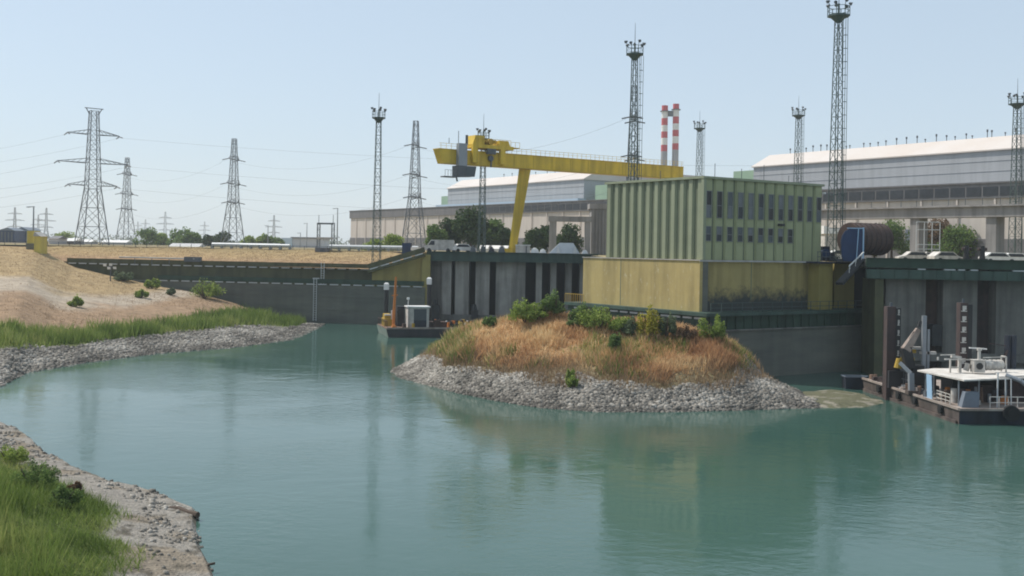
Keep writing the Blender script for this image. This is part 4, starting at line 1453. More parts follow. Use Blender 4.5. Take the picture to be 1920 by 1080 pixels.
M['pylon'] = mat('pylon_steel', (.13, .145, .16), (.10, .11, .125), .6, .3, metal=.2)
M['pylon_far'] = M['pylon']
pyl = []


def pylon(px, d, h, yaw, label, arms=None, w0=6.6, ww=3.1, zt=.41, wt=1.25, bw=.18, group='lattice power pylons', x=None):
    base = Vector((PX(px, d) if x is None else x, d, G0 - .2))
    t = thing('power_pylon', label, 'pylon', tuple(base), group)
    pylon_parts(t, base, h, yaw, arms or [(h * .415, 4.6), (h * .585, 5.6), (h * .81, 4.4)], w0, ww, zt, wt, bw, M['pylon'])
    pyl.append((base, h, yaw))
    return t


YAW = math.radians(80)
BYAW = math.radians(40)
pylon(172, 323, 39.6, BYAW, 'large three armed lattice pylon with wide crossarms at far left', [(17.6, 7.2), (24.2, 10.3), (32.6, 7.6)], 7.6, 3.7, .42, 2.1, .16)
pylon(236, 484, 38.5, YAW, 'narrow edge-on lattice pylon right behind the wide armed one', bw=.15)
pylon(436, 392, 38.8, YAW, 'narrow lattice pylon standing over the trees left of centre', bw=.15)
pylon(776, 336, 39.8, YAW, 'narrow lattice pylon in front of the low beige hall', bw=.15)
pylon(1184, 253, 39.0, YAW, 'lattice pylon overlapping the mast behind the pump house', bw=.14, ww=2.7)
tp = MB()
b0 = pyl[0][0]
for s_ in (-1, 1):
    c_ = Matrix.Rotation(BYAW, 4, 'Z') @ Vector((s_ * 2.6, 0, 0))
    tp.bar(b0 + Vector((c_.x * .5, c_.y * .5, 38.5)), b0 + Vector((c_.x * .9, c_.y * .9, 40.4)), .22)
tp.bar(b0 + Vector((-2.4, -1, 40.4)), b0 + Vector((2.4, 1, 40.2)), .22)
o = bpy.data.objects[[k for k in ORG if k.startswith('power_pylon')][0]]
tp.build('top_yoke', M['pylon'], o)

proto = thing('power_pylon', 'faint distant lattice pylon furthest left on the horizon', 'pylon', (PX(27, 1350), 1350, G0), 'distant pylons on the horizon')
pylon_parts(proto, Vector((PX(27, 1350), 1350, G0)), 42, .3, [(18, 8), (26, 11), (34, 8)], 8, 3, .4, 1.2, .42, M['pylon'])
for px, d, s, lab in ((86, 1350, 1.0, 'faint distant lattice pylon right of the yellow gate tower'), (71, 1700, 1.0, 'thin distant pylon just above the yellow gate tower'),
                      (258, 1900, .9, 'small distant pylon over the left end of the tree clump'), (272, 1900, 1.0, 'small distant pylon over the first rounded tree'),
                      (309, 1500, 1.05, 'faint distant pylon between the two rounded trees'), (383, 1900, .95, 'tiny distant pylon left of the narrow pylon over trees'),
                      (513, 1350, .9, 'faint distant pylon above the grey far building')):
    c = proto.copy(); COL.objects.link(c); c.location = (PX(px, d), d, G0); c.scale = (s, s, s); c['label'] = lab
    for ch in list(proto.children):
        k = ch.copy(); COL.objects.link(k); k.parent = c
        for sub in list(ch.children):
            k2 = sub.copy(); COL.objects.link(k2); k2.parent = k


def wire(a, b, sag, label, r=.024):
    pts = []
    for k in range(17):
        f = k / 16
        p = a.lerp(b, f); p.z -= sag * 4 * f * (1 - f); pts.append(p)
    q = MB(); q.tube(pts, r, 3)
    tag(q.build('power_line', M['pylon'], loc=tuple(a)), label, 'cable', 'overhead power lines')


lev = ('lowest', 'middle', 'highest')
order = [1, 2, 3, 4]
nm = {1: 'the pylon by the wide armed one', 2: 'the pylon over the trees', 3: 'the pylon by the beige hall', 4: 'the pylon behind the pump house'}
for i in range(3):
    for li, f in enumerate((.405, .575, .80)):
        (b1, h1_, _), (b2, h2_, _) = pyl[order[i]], pyl[order[i + 1]]
        wire(b1 + Vector((-2, -3, h1_ * f)), b2 + Vector((-2, -3, h2_ * f)), 5, '%s cable between %s and %s' % (lev[li], nm[order[i]], nm[order[i + 1]]))
for li, (z, l) in enumerate(((17.2, 7.2), (23.8, 10.3), (32.2, 7.6))):
    for s_, sn in ((-1, 'left'), (1, 'right')):
        c_ = Matrix.Rotation(BYAW, 4, 'Z') @ Vector((s_ * l, 0, 0))
        wire(b0 + c_ + Vector((0, 0, z)), b0 + c_ + Vector((-190, 120, z + (2 if s_ < 0 else 0))), 7, '%s cable leaving the %s arm of the wide armed pylon to the left edge' % (lev[li], sn))
        if s_ > 0:
            wire(b0 + c_ + Vector((0, 0, z)), Vector((330, 250, z + 22)), 12, '%s cable running right from the wide armed pylon' % lev[li])

# ------------------------------------------------------------------ chimneys
ck = 'twin striped chimneys'
for px, ytop, lab in ((1247, 198, 'left red and white striped chimney of the pair'), (1268, 195, 'right, slightly taller red and white striped chimney of the pair')):
    d = 640
    X = PX(px, d) - 1.5
    a_ = P(px, ytop, d)
    t = thing('chimney', lab, 'chimney', (X, d, G0), ck)
    zt = a_.z
    r = lambda z: 2.15 - .35 * (z - G0) / (zt - G0)
    px_m = d / F
    cuts = [(zt, zt - 11 * px_m, 'red'), (zt - 11 * px_m, zt - 24 * px_m, 'white'), (zt - 24 * px_m, zt - 37 * px_m, 'red'), (zt - 37 * px_m, zt - 49 * px_m, 'white'), (zt - 49 * px_m, zt - 61 * px_m, 'red'), (zt - 61 * px_m, zt - 74 * px_m, 'white'), (zt - 74 * px_m, zt - 86 * px_m, 'red'), (zt - 86 * px_m, G0 - 1, 'stack_grey')]
    for z1, z0, mm in cuts:
        MB().cyl((X, d, z0), (X, d, z1), r(z0), r(z1), 20).build('shaft' if mm == 'stack_grey' else 'band', M[mm], t, smooth=False)
    q = MB()
    q.cyl((X, d, zt - 11.5 * px_m), (X, d, zt - 10 * px_m), 2.7, 2.7, 20)
    q.build('gallery', M['steel'], t)
    if px == 1247:
        xb = PX(1268, d) - 1.5
        q = MB(); q.bar((X + 1.7, d, zt - 15 * px_m), (xb - 1.7, d, zt - 15 * px_m), 1.6, 3.2); q.build('bridge', M['steel'], t)


# ------------------------------------------------------------------ trees
def gtree(px, d, wpx, ytop, m, lab, n=2600, leaf=.5, grp=None, trunk=.18, nb=12):
    z1 = P(px, ytop, d).z
    return tree((PX(px, d), d, G0 - .1), wpx * d / F * 1.45, (z1 - G0) * 1.05, M[m], lab, n, leaf, grp, trunk, nb)


tg = 'trees before the low hall'
gtree(815, 232, 42, 416, 'leaf_mid', 'leftmost tree of the clump before the low hall, beside the pylon leg', 2200, .55, tg, .1)
gtree(843, 238, 52, 409, 'leaf_dark', 'dark tree second from the left in the clump before the low hall', 2600, .55, tg, .1)
gtree(882, 234, 78, 394, 'leaf_dark', 'tallest dark green tree of the clump behind the slim platform mast', 4200, .55, tg, .1, 15)
gtree(922, 240, 52, 412, 'leaf_mid', 'green tree between the tallest tree and the crane leg', 2600, .55, tg, .1)
gtree(944, 236, 46, 418, 'leaf_dark', 'dark tree just left of the yellow crane leg', 2400, .55, tg, .1)
gtree(1003, 226, 50, 428, 'leaf_dark', 'tree just right of the yellow crane leg', 2200, .5, tg, .08)
gtree(1022, 232, 40, 424, 'leaf_dark', 'tree behind the left column of the portal frame', 2000, .5, tg, .08)
gtree(1066, 228, 58, 424, 'leaf_dark', 'tree seen inside the concrete portal frame', 2400, .5, tg, .08)
gtree(737, 228, 42, 441, 'leaf_light', 'light green bushy tree behind the silver pipe', 1400, .4, tg, .05)
gtree(703, 230, 40, 452, 'leaf_light', 'low pale green bush at the foot of the slim mast', 1000, .4, tg, .05)
rg = 'trees under the pipe bridge'
gtree(1672, 205, 74, 412, 'leaf_mid', 'green tree left of the wide bridge column', 2200, .42, rg, .1)
gtree(1730, 208, 62, 424, 'leaf_mid', 'tree just right of the wide bridge column', 1600, .42, rg, .1)
gtree(1766, 204, 62, 412, 'leaf_brown', 'brown-leaved tree under the pipe bridge', 2200, .42, rg, .1)
gtree(1797, 200, 76, 426, 'leaf_mid', 'green bushy tree right of the brown one under the bridge', 2200, .42, rg, .08)
gtree(1828, 202, 46, 436, 'leaf_mid', 'low dark tree right of the bushy tree under the bridge', 1200, .4, rg, .05)
gtree(1912, 200, 40, 432, 'leaf_mid', 'tree at the right edge below the pipe bridge', 1600, .42, rg, .1)
gtree(1748, 214, 60, 418, 'leaf_dark', 'dark tree between the green and the brown tree under the bridge', 1800, .42, rg, .08)
gtree(1692, 214, 52, 416, 'leaf_dark', 'dark tree directly behind the wide bridge column', 1800, .42, rg, .08)
gtree(1862, 212, 44, 440, 'leaf_dark', 'dark low tree right of the narrow bridge column', 1400, .42, rg, .05)
gtree(1640, 206, 40, 418, 'leaf_dark', 'dark tree behind the rusty drum', 1600, .42, rg, .1)
fg = 'far trees on the plain'
for px, d, w, yt, m, lab in ((118, 520, 40, 438, 'leaf_light', 'far low tree just right of the yellow gate tower'), (276, 430, 44, 432, 'leaf_mid', 'far tree clump left of the largest rounded far tree'),
                             (302, 440, 34, 441, 'leaf_light', 'pale far bush between the two left far trees'), (338, 420, 46, 428, 'leaf_mid', 'largest rounded far tree on the left plain'),
                             (364, 425, 36, 438, 'leaf_mid', 'far tree on the right flank of the largest rounded one'), (392, 420, 34, 441, 'leaf_dark', 'dark far bush left of the narrow pylon'),
                             (416, 415, 40, 438, 'leaf_dark', 'dark rounded far tree at the narrow pylon foot'), (466, 430, 30, 446, 'leaf_light', 'pale far bush right of the narrow pylon foot'),
                             (492, 430, 34, 446, 'leaf_light', 'low far bush left of the small far tree'), (504, 425, 30, 441, 'leaf_mid', 'small far tree before the grey far building'),
                             (522, 440, 22, 444, 'leaf_mid', 'narrow far tree touching the grey far building'), (690, 420, 30, 452, 'leaf_mid', 'far bush behind the pipe near the low hall')):
    gtree(px, d, w, yt, m, lab, 900, .9, fg, .03, 9)
# horizon wood
V, Fc, var = leaf_cloud([(Vector((x, 1500 + random.uniform(-60, 60), G0 + 1)), (random.uniform(14, 30), 14, random.uniform(5, 13))) for x in np.arange(-900, -160, 17)], 9000, 3.2)
kind(np_mesh('distant_wood', V, Fc, M['leaf_dark'], var=var), 'stuff')

# ------------------------------------------------------------------ things on the plain, left
fb = thing('far_building', 'long grey far building with a blue-green end behind the pipes', 'building', (PX(565, 620), 620, G0))
MB().box(PX(548, 620), PX(606, 620), 620, 640, G0, P(560, 447, 620).z).build('wall', M['plaster'], fb)
MB().box(PX(528, 620), PX(548, 620), 619, 638, G0, P(540, 447, 620).z + .3).build('annex', M['hall_blue'], fb)
MB().box(PX(520, 620), PX(529, 620), 618, 630, G0, P(525, 449, 620).z).build('red_end', M['red'], fb)
MB().box(PX(545, 620), PX(609, 620), 619.2, 641, P(560, 447, 620).z, P(560, 444.5, 620).z).build('roof', M['hall_dark'], fb)
for x0, x1, yt, d, mm, lab in ((0, 27, 432, 430, 'blue_paint', 'blue industrial shed at the far left edge'), (30, 52, 431, 440, 'light_blue', 'pale blue tall shed beside the yellow gate tower')):
    t = thing('far_shed', lab, 'shed', (PX((x0 + x1) / 2, d), d, G0))
    zt = P(x0, yt, d).z
    q = MB(); q.box(PX(x0 - 3, d), PX(x1, d), d, d + 12, G0, zt); q.build('wall', M[mm], t)
    q = MB()
    q.extrude([(PX(x0 - 4, d), d - .4, zt), (PX(x1 + 1, d), d - .4, zt), (PX((x0 + x1) / 2, d), d - .4, zt + 1.2)], (0, 13, 0)); q.build('roof', M['grey_blue'], t)
    q = MB()
    for k in range(4):
        xx = PX(x0 + 2 + k * (x1 - x0) / 4.3, d); q.box(xx, xx + .5, d - .2, d, G0, zt - .5)
    q.build('columns', M['steel'], t)
for x0, x1, yt, d, lab in ((92, 108, 445, 330, 'grey low shed right of the yellow gate tower'), (139, 170, 451, 400, 'white long roof behind the wide armed pylon'), (190, 236, 452, 410, 'second white long roof between the two left pylons'), (318, 372, 459, 330, 'pale low container row below the rounded far trees'), (107, 140, 449, 340, 'dark low shed with flat roof left of the white roof')):
    t = thing('low_shed', lab, 'shed', (PX((x0 + x1) / 2, d), d, G0))
    zt = P(x0, yt, d).z
    MB().box(PX(x0, d), PX(x1, d), d, d + 7, G0, zt - .4).build('wall', M['plaster'] if 'dark' not in lab else M['hall_dark'], t)
    MB().extrude([(PX(x0, d) - .3, d - .3, zt - .4), (PX(x0, d) - .3, d + 7.3, zt - .4), (PX(x0, d) - .3, d + 3.5, zt + .5)], (PX(x1, d) - PX(x0, d) + .6, 0, 0)).build('roof', M['white'] if 'white' in lab or 'pale' in lab else M['hall_dark'], t)
# fence on the crest
fn = thing('crest_fence', 'low dark fence along the crest of the grass slope', 'fence', (-55, 213, G0))
q = MB()
fl = [Vector((-130, 217.5, G0)), Vector((-86, 213.4, G0)), Vector((-24, 207.4, G0)), Vector((-18.5, 200, G0))]
for a_, b_ in zip(fl[:-1], fl[1:]):
    n = int((b_ - a_).length / 2.2)
    for k in range(n + 1):
        c_ = a_.lerp(b_, k / n); q.bar(c_ - Vector((0, 0, .3)), c_ + Vector((0, 0, .75)), .09)
q.build('posts', M['steel'], fn)
q = MB()
for a_, b_ in zip(fl[:-1], fl[1:]):
    for zz in (.2, .45, .7):
        q.bar(a_ + Vector((0, 0, zz)), b_ + Vector((0, 0, zz)), .07)
q.build('rails', M['steel'], fn)
# silver pipes
for x0, x1, y0_, d, rr, lab in ((398, 530, 461, 222, .42, 'silver heating pipe at the left, above the grass slope'), (452, 548, 466, 216, .35, 'lower silver heating pipe in front of the far grey building'), (618, 786, 469, 214, .42, 'silver heating pipe right of the dark hut running to the blue container')):
    t = thing('heating_pipe', lab, 'pipe', (PX((x0 + x1) / 2, d), d, G0), 'silver pipes along the crest')
    z_ = max(P((x0 + x1) / 2, y0_, d).z, G0 + .7)
    q = MB(); q.cyl((PX(x0, d), d, z_), (PX(x1, d), d - 2, z_), rr, n=12)
    q.build('pipe', M['pale_metal'], t, smooth=False)
    n = int((x1 - x0) / 18)
    for k in range(n + 1):
        q = MB(); f = k / n; xx = PX(x0, d) * (1 - f) + PX(x1, d) * f
        q.box(xx - .2, xx + .2, d - 2 * f - .5, d - 2 * f + .5, G0 - .2, z_ - rr * .6)
        pass
        q.build('support', M['galv'], t)
# hut on the slope
hx = PX(606, 207)
ht = thing('hut', 'small dark hut on the crest of the grass slope under a flat pale roof', 'hut', (hx, 206.4, 11.4))
MB().box(hx - 1.25, hx + 1.25, 205.4, 207.4, 11.0, 12.75).build('wall', M['hall_dark'], ht)
for dx in (-1.15, 1.15):
    MB().bar((hx + dx + .4, 207.2, 12.2), (hx + dx + .4, 207.2, 14.4), .14).build('post', M['galv'], ht)
MB().extrude([(hx - 1.1, 206, 14.4), (hx + 2.1, 206, 14.4), (hx + 1.9, 206, 14.7), (hx - .9, 206, 14.7)], (0, 2, 0)).build('roof', M['white_dirty'], ht)
MB().box(hx - .3, hx + .4, 205.3, 205.4, 11.0, 12.5).build('door', M['steel'], ht)
# portal of the switchyard and poles
pt = thing('switchyard_portal', 'thin steel switchyard portal with tall spikes left of the low hall', 'portal', (PX(613, 330), 330, G0))
for px in (597, 624):
    q = MB(); X = PX(px, 330)
    lattice(q, (X, 330, G0), P(px, 418, 330).z - G0, .8, .8, 8, .14, .08, style='z'); q.bar((X, 330, P(px, 418, 330).z), (X, 330, P(px, 403, 330).z), .15)
    q.build('leg', M['pylon'], pt)
q = MB(); q.bar(P(596, 419, 330), P(625, 419.5, 330), .7, .5); q.build('crossbeam', M['pylon'], pt)
for px, yt, d, lab in ((632, 391, 300, 'tall thin grey pole right of the switchyard portal'), (575, 419, 420, 'thin pole above the grey far building'), (62, 388, 205, 'grey lamp pole rising behind the yellow gate tower'), (502, 423, 420, 'thin far pole left of the grey far building'), (563, 437, 420, 'short far pole on the grey far building line')):
    t = thing('lamp_pole', lab, 'pole', (PX(px, d), d, G0))
    top_ = P(px, yt, d); X = PX(px, d)
    MB().cyl((X, d, G0 - .3), (X, d, top_.z), .2, .12, 8).build('pole', M['galv'], t)
    MB().bar((X - .9, d, top_.z), (X + .2, d, top_.z + .05), .14).build('lamp_arm', M['galv'], t)
    MB().box(X - 1.3, X - .7, d - .15, d + .15, top_.z - .12, top_.z + .05).build('lamp_head', M['galv'], t)


# ------------------------------------------------------------------ vehicles and gear on the left platform
def car(base, yaw, body, label, van=False, group=None):
    base = Vector(base)
    t = thing('parked_car' if not van else 'parked_van', label, 'car' if not van else 'van', tuple(base), group)
    CM = Matrix.Translation(base) @ Matrix.Rotation(yaw, 4, 'Z')
    L_ = 4.3 if not van else 5.2
    hh = 1.45 if not van else 2.1
    if van:
        prof = [(-L_ / 2, .35), (L_ / 2, .35), (L_ / 2, .95), (L_ / 2 - .6, 1.15), (L_ / 2 - 1.3, hh), (-L_ / 2 + .1, hh), (-L_ / 2, hh - .2)]
    else:
        prof = [(-L_ / 2, .35), (L_ / 2, .35), (L_ / 2, .72), (L_ / 2 - .9, .9), (L_ / 2 - 1.6, hh), (-L_ / 2 + .9, hh), (-L_ / 2 + .15, .95), (-L_ / 2, .85)]
    q = MB(CM); q.extrude([(x, -.85, z) for x, z in prof], (0, 1.7, 0)); q.build('body', body, t)
    q = MB(CM)
    if van:
        q.extrude([(L_ / 2 - 1.9, -.87, 1.2), (L_ / 2 - .85, -.87, 1.2), (L_ / 2 - 1.35, -.87, hh - .2), (L_ / 2 - 1.9, -.87, hh - .2)], (0, 1.74, 0))
    else:
        q.extrude([(-L_ / 2 + .5, -.87, .95), (L_ / 2 - 1.15, -.87, .95), (L_ / 2 - 1.68, -.87, hh - .1), (-L_ / 2 + .95, -.87, hh - .1)], (0, 1.74, 0))
    q.build('window', M['glass_dark'], t)
    for sx in (-1, 1):
        for sy in (-1, 1):
            MB(CM).cyl((sx * L_ * .31, sy * .72, .33), (sx * L_ * .31, sy * .9, .33), .33, n=14).build('wheel', M['tyre'], t)
    return t


vg = 'vehicles parked on the far platform'
def on_deck(px, d, z=12.36):
    return (PX(px, d), d, z)
car(on_deck(823, 188), PI, M['white_dirty'], 'pale grey van at the left end of the far platform', True, vg)
car(on_deck(868, 188.5), .5, M['white'], 'silver white car left of the row on the far platform', False, vg)
car(on_deck(913, 196, G0), 1.3, M['white'], 'white car parked left of the crane leg, nearest the platform mast', False, vg)
car(on_deck(934, 197, G0), 1.3, M['white'], 'white car parked in the middle just left of the crane leg', False, vg)
car(on_deck(949, 199, G0), 1.3, M['white'], 'white car half hidden behind the crane leg', False, vg)
bx = thing('container', 'cream container box with a dark end right of the crane leg', 'container', on_deck(981, 188))
X0, X1 = PX(967, 187), PX(994, 187)
q = MB(); q.box(X0, X1, 186.6, 189, 12.36, 13.72)
for k in range(9):
    q.box(X0 + .1 + k * .26, X0 + .2 + k * .26, 186.56, 186.6, 12.4, 13.6)
q.build('body', M['white_dirty'], bx)
MB().box(X0 - .1, X1 + .1, 186.5, 189.1, 13.72, 13.85).build('lid', M['white'], bx)
MB().box(X1 - .75, X1 - .55, 186.5, 186.56, 12.4, 13.6).build('post', M['steel'], bx)
tk = thing('tarpaulin_tent', 'grey ridged tarpaulin covered stack with white sides on the far platform', 'tent', on_deck(1062, 188))
q = MB()
xa, xb, xc, xd = PX(1029, 187), PX(1050, 187), PX(1075, 187), PX(1088, 187)
zt_ = 14.3
q.add([(xa, 186.5, 12.36), (xd, 186.5, 12.36), (xd, 189.5, 12.36), (xa, 189.5, 12.36), (xb, 187.2, zt_), (xc, 187.2, zt_), (xc, 188.8, zt_), (xb, 188.8, zt_)],
      [(3, 2, 1, 0), (4, 5, 6, 7), (0, 1, 5, 4), (1, 2, 6, 5), (2, 3, 7, 6), (3, 0, 4, 7)])
q.build('cover', M['tarp'], tk)
for x_ in (xb - .3, xc + .3):
    MB().extrude([(x_ - .35, 186.45, 12.36), (x_ + .35, 186.45, 12.36), (x_ + .1, 186.45, 13.6), (x_ - .1, 186.45, 13.6)], (0, .5, 0)).build('flap', M['white'], tk)
for px, w_, h_, mm, lab in ((1003, 1.6, .9, 'white', 'low white heap beside the cream container'), (1018, 1.3, .75, 'white', 'small white covered pile left of the grey tent'), (1097, 1.2, .7, 'white', 'small white pile at the right end of the far platform'), (887, 1.1, 1.0, 'steel', 'dark stored pump left of the platform mast'), (906, 1.0, 1.2, 'steel', 'dark stored pump just right of the platform mast'), (922, 1.2, .9, 'navy', 'dark blue crate before the white cars'), (941, 1.3, 1.0, 'steel', 'dark stored motor before the white cars, near the leg')):
    X = PX(px, 187)
    q = MB()
    q.add([(X - w_ / 2, 186.4, 12.36), (X + w_ / 2, 186.4, 12.36), (X + w_ / 2, 187.8, 12.36), (X - w_ / 2, 187.8, 12.36), (X - w_ * .3, 186.7, 12.36 + h_), (X + w_ * .25, 186.6, 12.36 + h_ * .85), (X + w_ * .3, 187.5, 12.36 + h_ * .9), (X - w_ * .25, 187.6, 12.36 + h_)],
          [(3, 2, 1, 0), (4, 5, 6, 7), (0, 1, 5, 4), (1, 2, 6, 5), (2, 3, 7, 6), (3, 0, 4, 7)])
    q.cyl((X, 187.1, 12.36 + h_ * .8), (X, 187.1, 12.36 + h_ * 1.15), w_ * .2, w_ * .15, 8)
    tag(q.build('covered_stack' if mm == 'white' else 'machine', M[mm], loc=(X, 187, 12.36)), lab, 'pile' if mm == 'white' else 'machine')
bc = thing('container', 'blue steel container at the top of the ramp left of the far platform', 'container', (PX(762, 196), 196, G0))
X0, X1 = PX(755, 196), PX(771, 196)
q = MB(); q.box(X0, X1, 195, 197.4, 11.9, 13.75)
for k in range(5):
    q.box(X0 + .1 + k * .3, X0 + .22 + k * .3, 194.95, 195, 12.3, 13.6)
q.build('body', M['blue_paint'], bc)
MB().box(X0 - .05, X1 + .05, 194.9, 197.5, 13.75, 13.85).build('roof', M['blue_paint'], bc)
wt = MB()
wt.box(PX(771, 194), PX(789, 194), 193.5, 194.5, 12.6, 13.1); wt.box(PX(773, 194), PX(775, 194), 193.5, 194.5, 11.9, 12.6); wt.box(PX(785, 194), PX(787, 194), 193.5, 194.5, 11.9, 12.6)
tag(wt.build('bench_table', M['white'], loc=(PX(780, 194), 194, 11.9)), 'white topped table right of the blue container', 'table')

# ------------------------------------------------------------------ drum and gear by the right platform
dm = thing('drum_screen', 'rusty ribbed drum lying behind a blue rounded panel on the right platform', 'drum', (PX(1630, 124), 124, 12.3))
zc = P(1630, 448, 124).z
q = MB()
ax0 = Vector((PX(1597, 123.5), 124.8, zc)); ax1 = Vector((PX(1660, 126), 127.2, zc))
R_ = 1.78
q.cyl(ax0, ax1, R_, n=28)
q.build('shell', M['rust'], dm)
for k in range(7):
    c_ = ax0.lerp(ax1, .06 + k * .145)
    MB().cyl(c_, c_ + (ax1 - ax0).normalized() * .13, R_ + .08, n=28).build('rib', M['rust_dark'], dm)
q = MB()
x0_, x1_ = PX(1576, 122.5), PX(1617, 122.5)
pf = [(x0_ + .15, P(0, 479, 1).z * 0 + 12.4)]
zz0, zz1 = 12.35, P(1600, 428, 122.5).z
pf = [(x1_, zz0), (x1_, zz1), (x0_ + 1.0, zz1), (x0_ + .45, zz1 - .35), (x0_ + .12, zz1 - .9), (x0_, zz1 - 1.6), (x0_ + .12, zz0 + .6), (x0_ + .3, zz0)]
q.extrude([(x, 122.3, z) for x, z in pf[::-1]], (0, .3, 0))
pn = q.build('end_panel', M['blue_paint'], dm)
q = MB()
q.bar((x1_ - .75, 122.2, zz0), (x1_ - .55, 122.2, zz1), .09); q.bar((x1_, 122.2, zz0 - .4), (x1_, 122.2, zz1 + .1), .14)
q.bar((x0_ + .6, 122.2, zz1), (x1_, 122.2, zz1), .1)
q.build('strut', M['light_blue'], pn)
MB().box(x0_ - .2, PX(1660, 126), 123, 127, 12.28, 12.6).build('cradle', M['steel'], dm)
sh = thing('shed', 'white shed with a sloping bright roof behind the tallest mast', 'shed', (PX(1568, 150), 150, G0))
X0, X1 = PX(1546, 150), PX(1589, 150)
q = MB(); q.box(X0, X1, 150, 154, G0, P(1560, 428, 150).z)
for k in range(8):
    q.box(X0 + .2 + k * .38, X0 + .3 + k * .38, 149.94, 150, G0, P(1560, 428, 150).z - .1)
q.build('wall', M['white_dirty'], sh)
q = MB(); q.extrude([(X0 - .2, 149.7, 15.9), (X1 + .3, 149.7, 15.9), (X1 + .3, 149.7, 16.05), (X0 - .2, 149.7, 17.0)], (0, 5, 0)); q.build('roof', M['white'], sh)
wn_ = thing('winch', 'dark blue winch block at the foot of the tallest mast', 'winch', (PX(1548, 126), 126, 12.3))
X = PX(1549, 126)
q = MB(); q.box(X - .7, X + .9, 125.4, 126.6, 12.31, 13.3); q.box(X - .5, X + .3, 125.5, 126.5, 13.3, 14.0); q.build('housing', M['navy'], wn_)
MB().cyl((X - .2, 125.2, 13.2), (X - .2, 126.8, 13.2), .5, n=14).build('cable_drum', M['blue_paint'], wn_)
for px, d, lab in ((1774, 140, 'white car parked under the middle of the pipe bridge'), (1872, 138, 'white car parked under the right part of the pipe bridge'), (1712, 150, 'white car parked at the wide bridge column'), (1742, 156, 'pale car half hidden right of the wide bridge column'), (1905, 145, 'pale car at the right edge under the pipe bridge'), (1583, 142, 'white car under the blue drum panel'), (1894, 152, 'silver car between the two right edge cars')):
    car((PX(px, d), d, G0 - .0), random.choice((0, .2, PI)), M[random.choice(['white', 'white', 'pale_metal', 'white_dirty'])], lab, False, 'cars parked under the pipe bridge')
for px, d, lab in ((1812, 128, 'black wheeled pump standing left of the narrow bridge column'), (1842, 128, 'black upright pump by the narrow bridge column')):
    X = PX(px, d)
    t = thing('pump', lab, 'pump', (X, d, 12.3))
    MB().box(X - .5, X + .5, d - .4, d + .4, 12.35, 12.9).build('base', M['black'], t)
    MB().cyl((X, d, 12.9), (X, d, 14.4), .35, .25, 10).build('motor', M['black'], t)
    MB().cyl((X - .5, d, 14.0), (X + .5, d, 14.0), .2, n=10).build('pipe', M['rust_dark'], t)
tr_ = MB()
pr_ = [PX(1718, 170), PX(1762, 170)]
for zz in (14.2, 14.9, 17.2, 18.4):
    tr_.bar((pr_[0], 170, zz), (pr_[1], 170, zz), .12)
for k in range(4):
    xx = pr_[0] + (pr_[1] - pr_[0]) * k / 3
    tr_.bar((xx, 170, G0), (xx, 170, 18.4), .1)
tag(tr_.build('scaffold', M['pale_metal'], loc=(pr_[0], 170, G0)), 'pale scaffold frame between the bridge columns', 'scaffold')

# ------------------------------------------------------------------ small work barge
E1 = math.radians(15)
BM = Matrix.Translation((-17.9, 158.4, 0)) @ Matrix.Rotation(E1, 4, 'Z') @ Matrix.Diagonal((1.14, 1.0, 1.1, 1))
ba_ = thing('work_barge', 'small work barge with white cabin moored before the far bays', 'barge', (-12, 163, 0))
q = MB(BM)
q.add([(.4, 0, -.5), (13.2, 0, -.5), (13.2, 9.8, -.5), (.4, 9.8, -.5), (0, 0, 1.1), (13.6, 0, 1.1), (13.6, 10, 1.1), (0, 10, 1.1)],
      [(3, 2, 1, 0), (0, 1, 5, 4), (1, 2, 6, 5), (2, 3, 7, 6), (4, 5, 6, 7)], 0)
q.add([(.38, .02, -.5), (.38, 9.8, -.5), (-.02, 10, 1.1), (-.02, 0.02, 1.1)], [(0, 1, 2, 3)], 1)
q.build('hull', [M['hull_dark'], M['hull_pale']], ba_)
q = MB(BM); q.box(.1, 13.5, .1, 9.9, 1.1, 1.18); q.build('deck', M['deck_brown'], ba_)
q = MB(BM); q.box(0, 13.6, -.05, .1, 1.1, 1.32); q.build('rub_rail', M['deck'], ba_)
cb_ = MB(BM); cb_.box(2.9, 5.6, .9, 3.6, 1.18, 3.9); cb_ = cb_.build('cabin', M['white_dirty'], ba_)
q = MB(BM); q.box(3.6, 5.25, .85, .9, 2.2, 3.7); q.build('window', M['glass_blue'], cb_)
q = MB(BM); q.box(3.6, 5.25, .84, .9, 1.3, 2.2); q.build('door', M['navy'], cb_)
q = MB(BM); q.box(2.75, 5.75, .7, 3.75, 3.9, 4.05); q.build('roof', M['white'], cb_)
q = MB(BM); q.cyl((1.2, 2.6, 1.18), (1.45, 2.6, 7.6), .2, .14, 10); q.cyl((1.45, 2.6, 7.6), (1.46, 2.6, 7.9), .13, n=8); q.bar((.95, 2.5, 5.4), (1.75, 2.5, 5.5), .12); q.build('mast', M['orange'], ba_)
q = MB(BM); q.box(-.2 + .5, 1.6, 4.5, 7.5, 1.18, 2.2); q.box(-.1 + .5, 1.2, 5, 7, 2.2, 2.8); q.build('winch_housing', M['ochre'], ba_)
q = MB(BM); q.box(.2, 1.3, 3.2, 3.8, 2.7, 2.85); q.box(1.0, 1.4, 3.0, 3.4, 2.2, 3.4); q.build('roller', M['pale_metal'], ba_)
q = MB(BM); q.box(1.9, 2.8, 3.8, 5.6, 1.18, 3.9); q.cyl((2.3, 3.6, 3.2), (2.3, 3.8, 3.2), .5, n=12); q.build('engine_house', M['black'], ba_)
q = MB(BM); q.box(6.0, 8.2, 2.0, 4.2, 1.18, 1.9); q.box(6.3, 7.2, 1.4, 1.9, 1.18, 2.2); q.build('deck_locker', M['rust'], ba_)
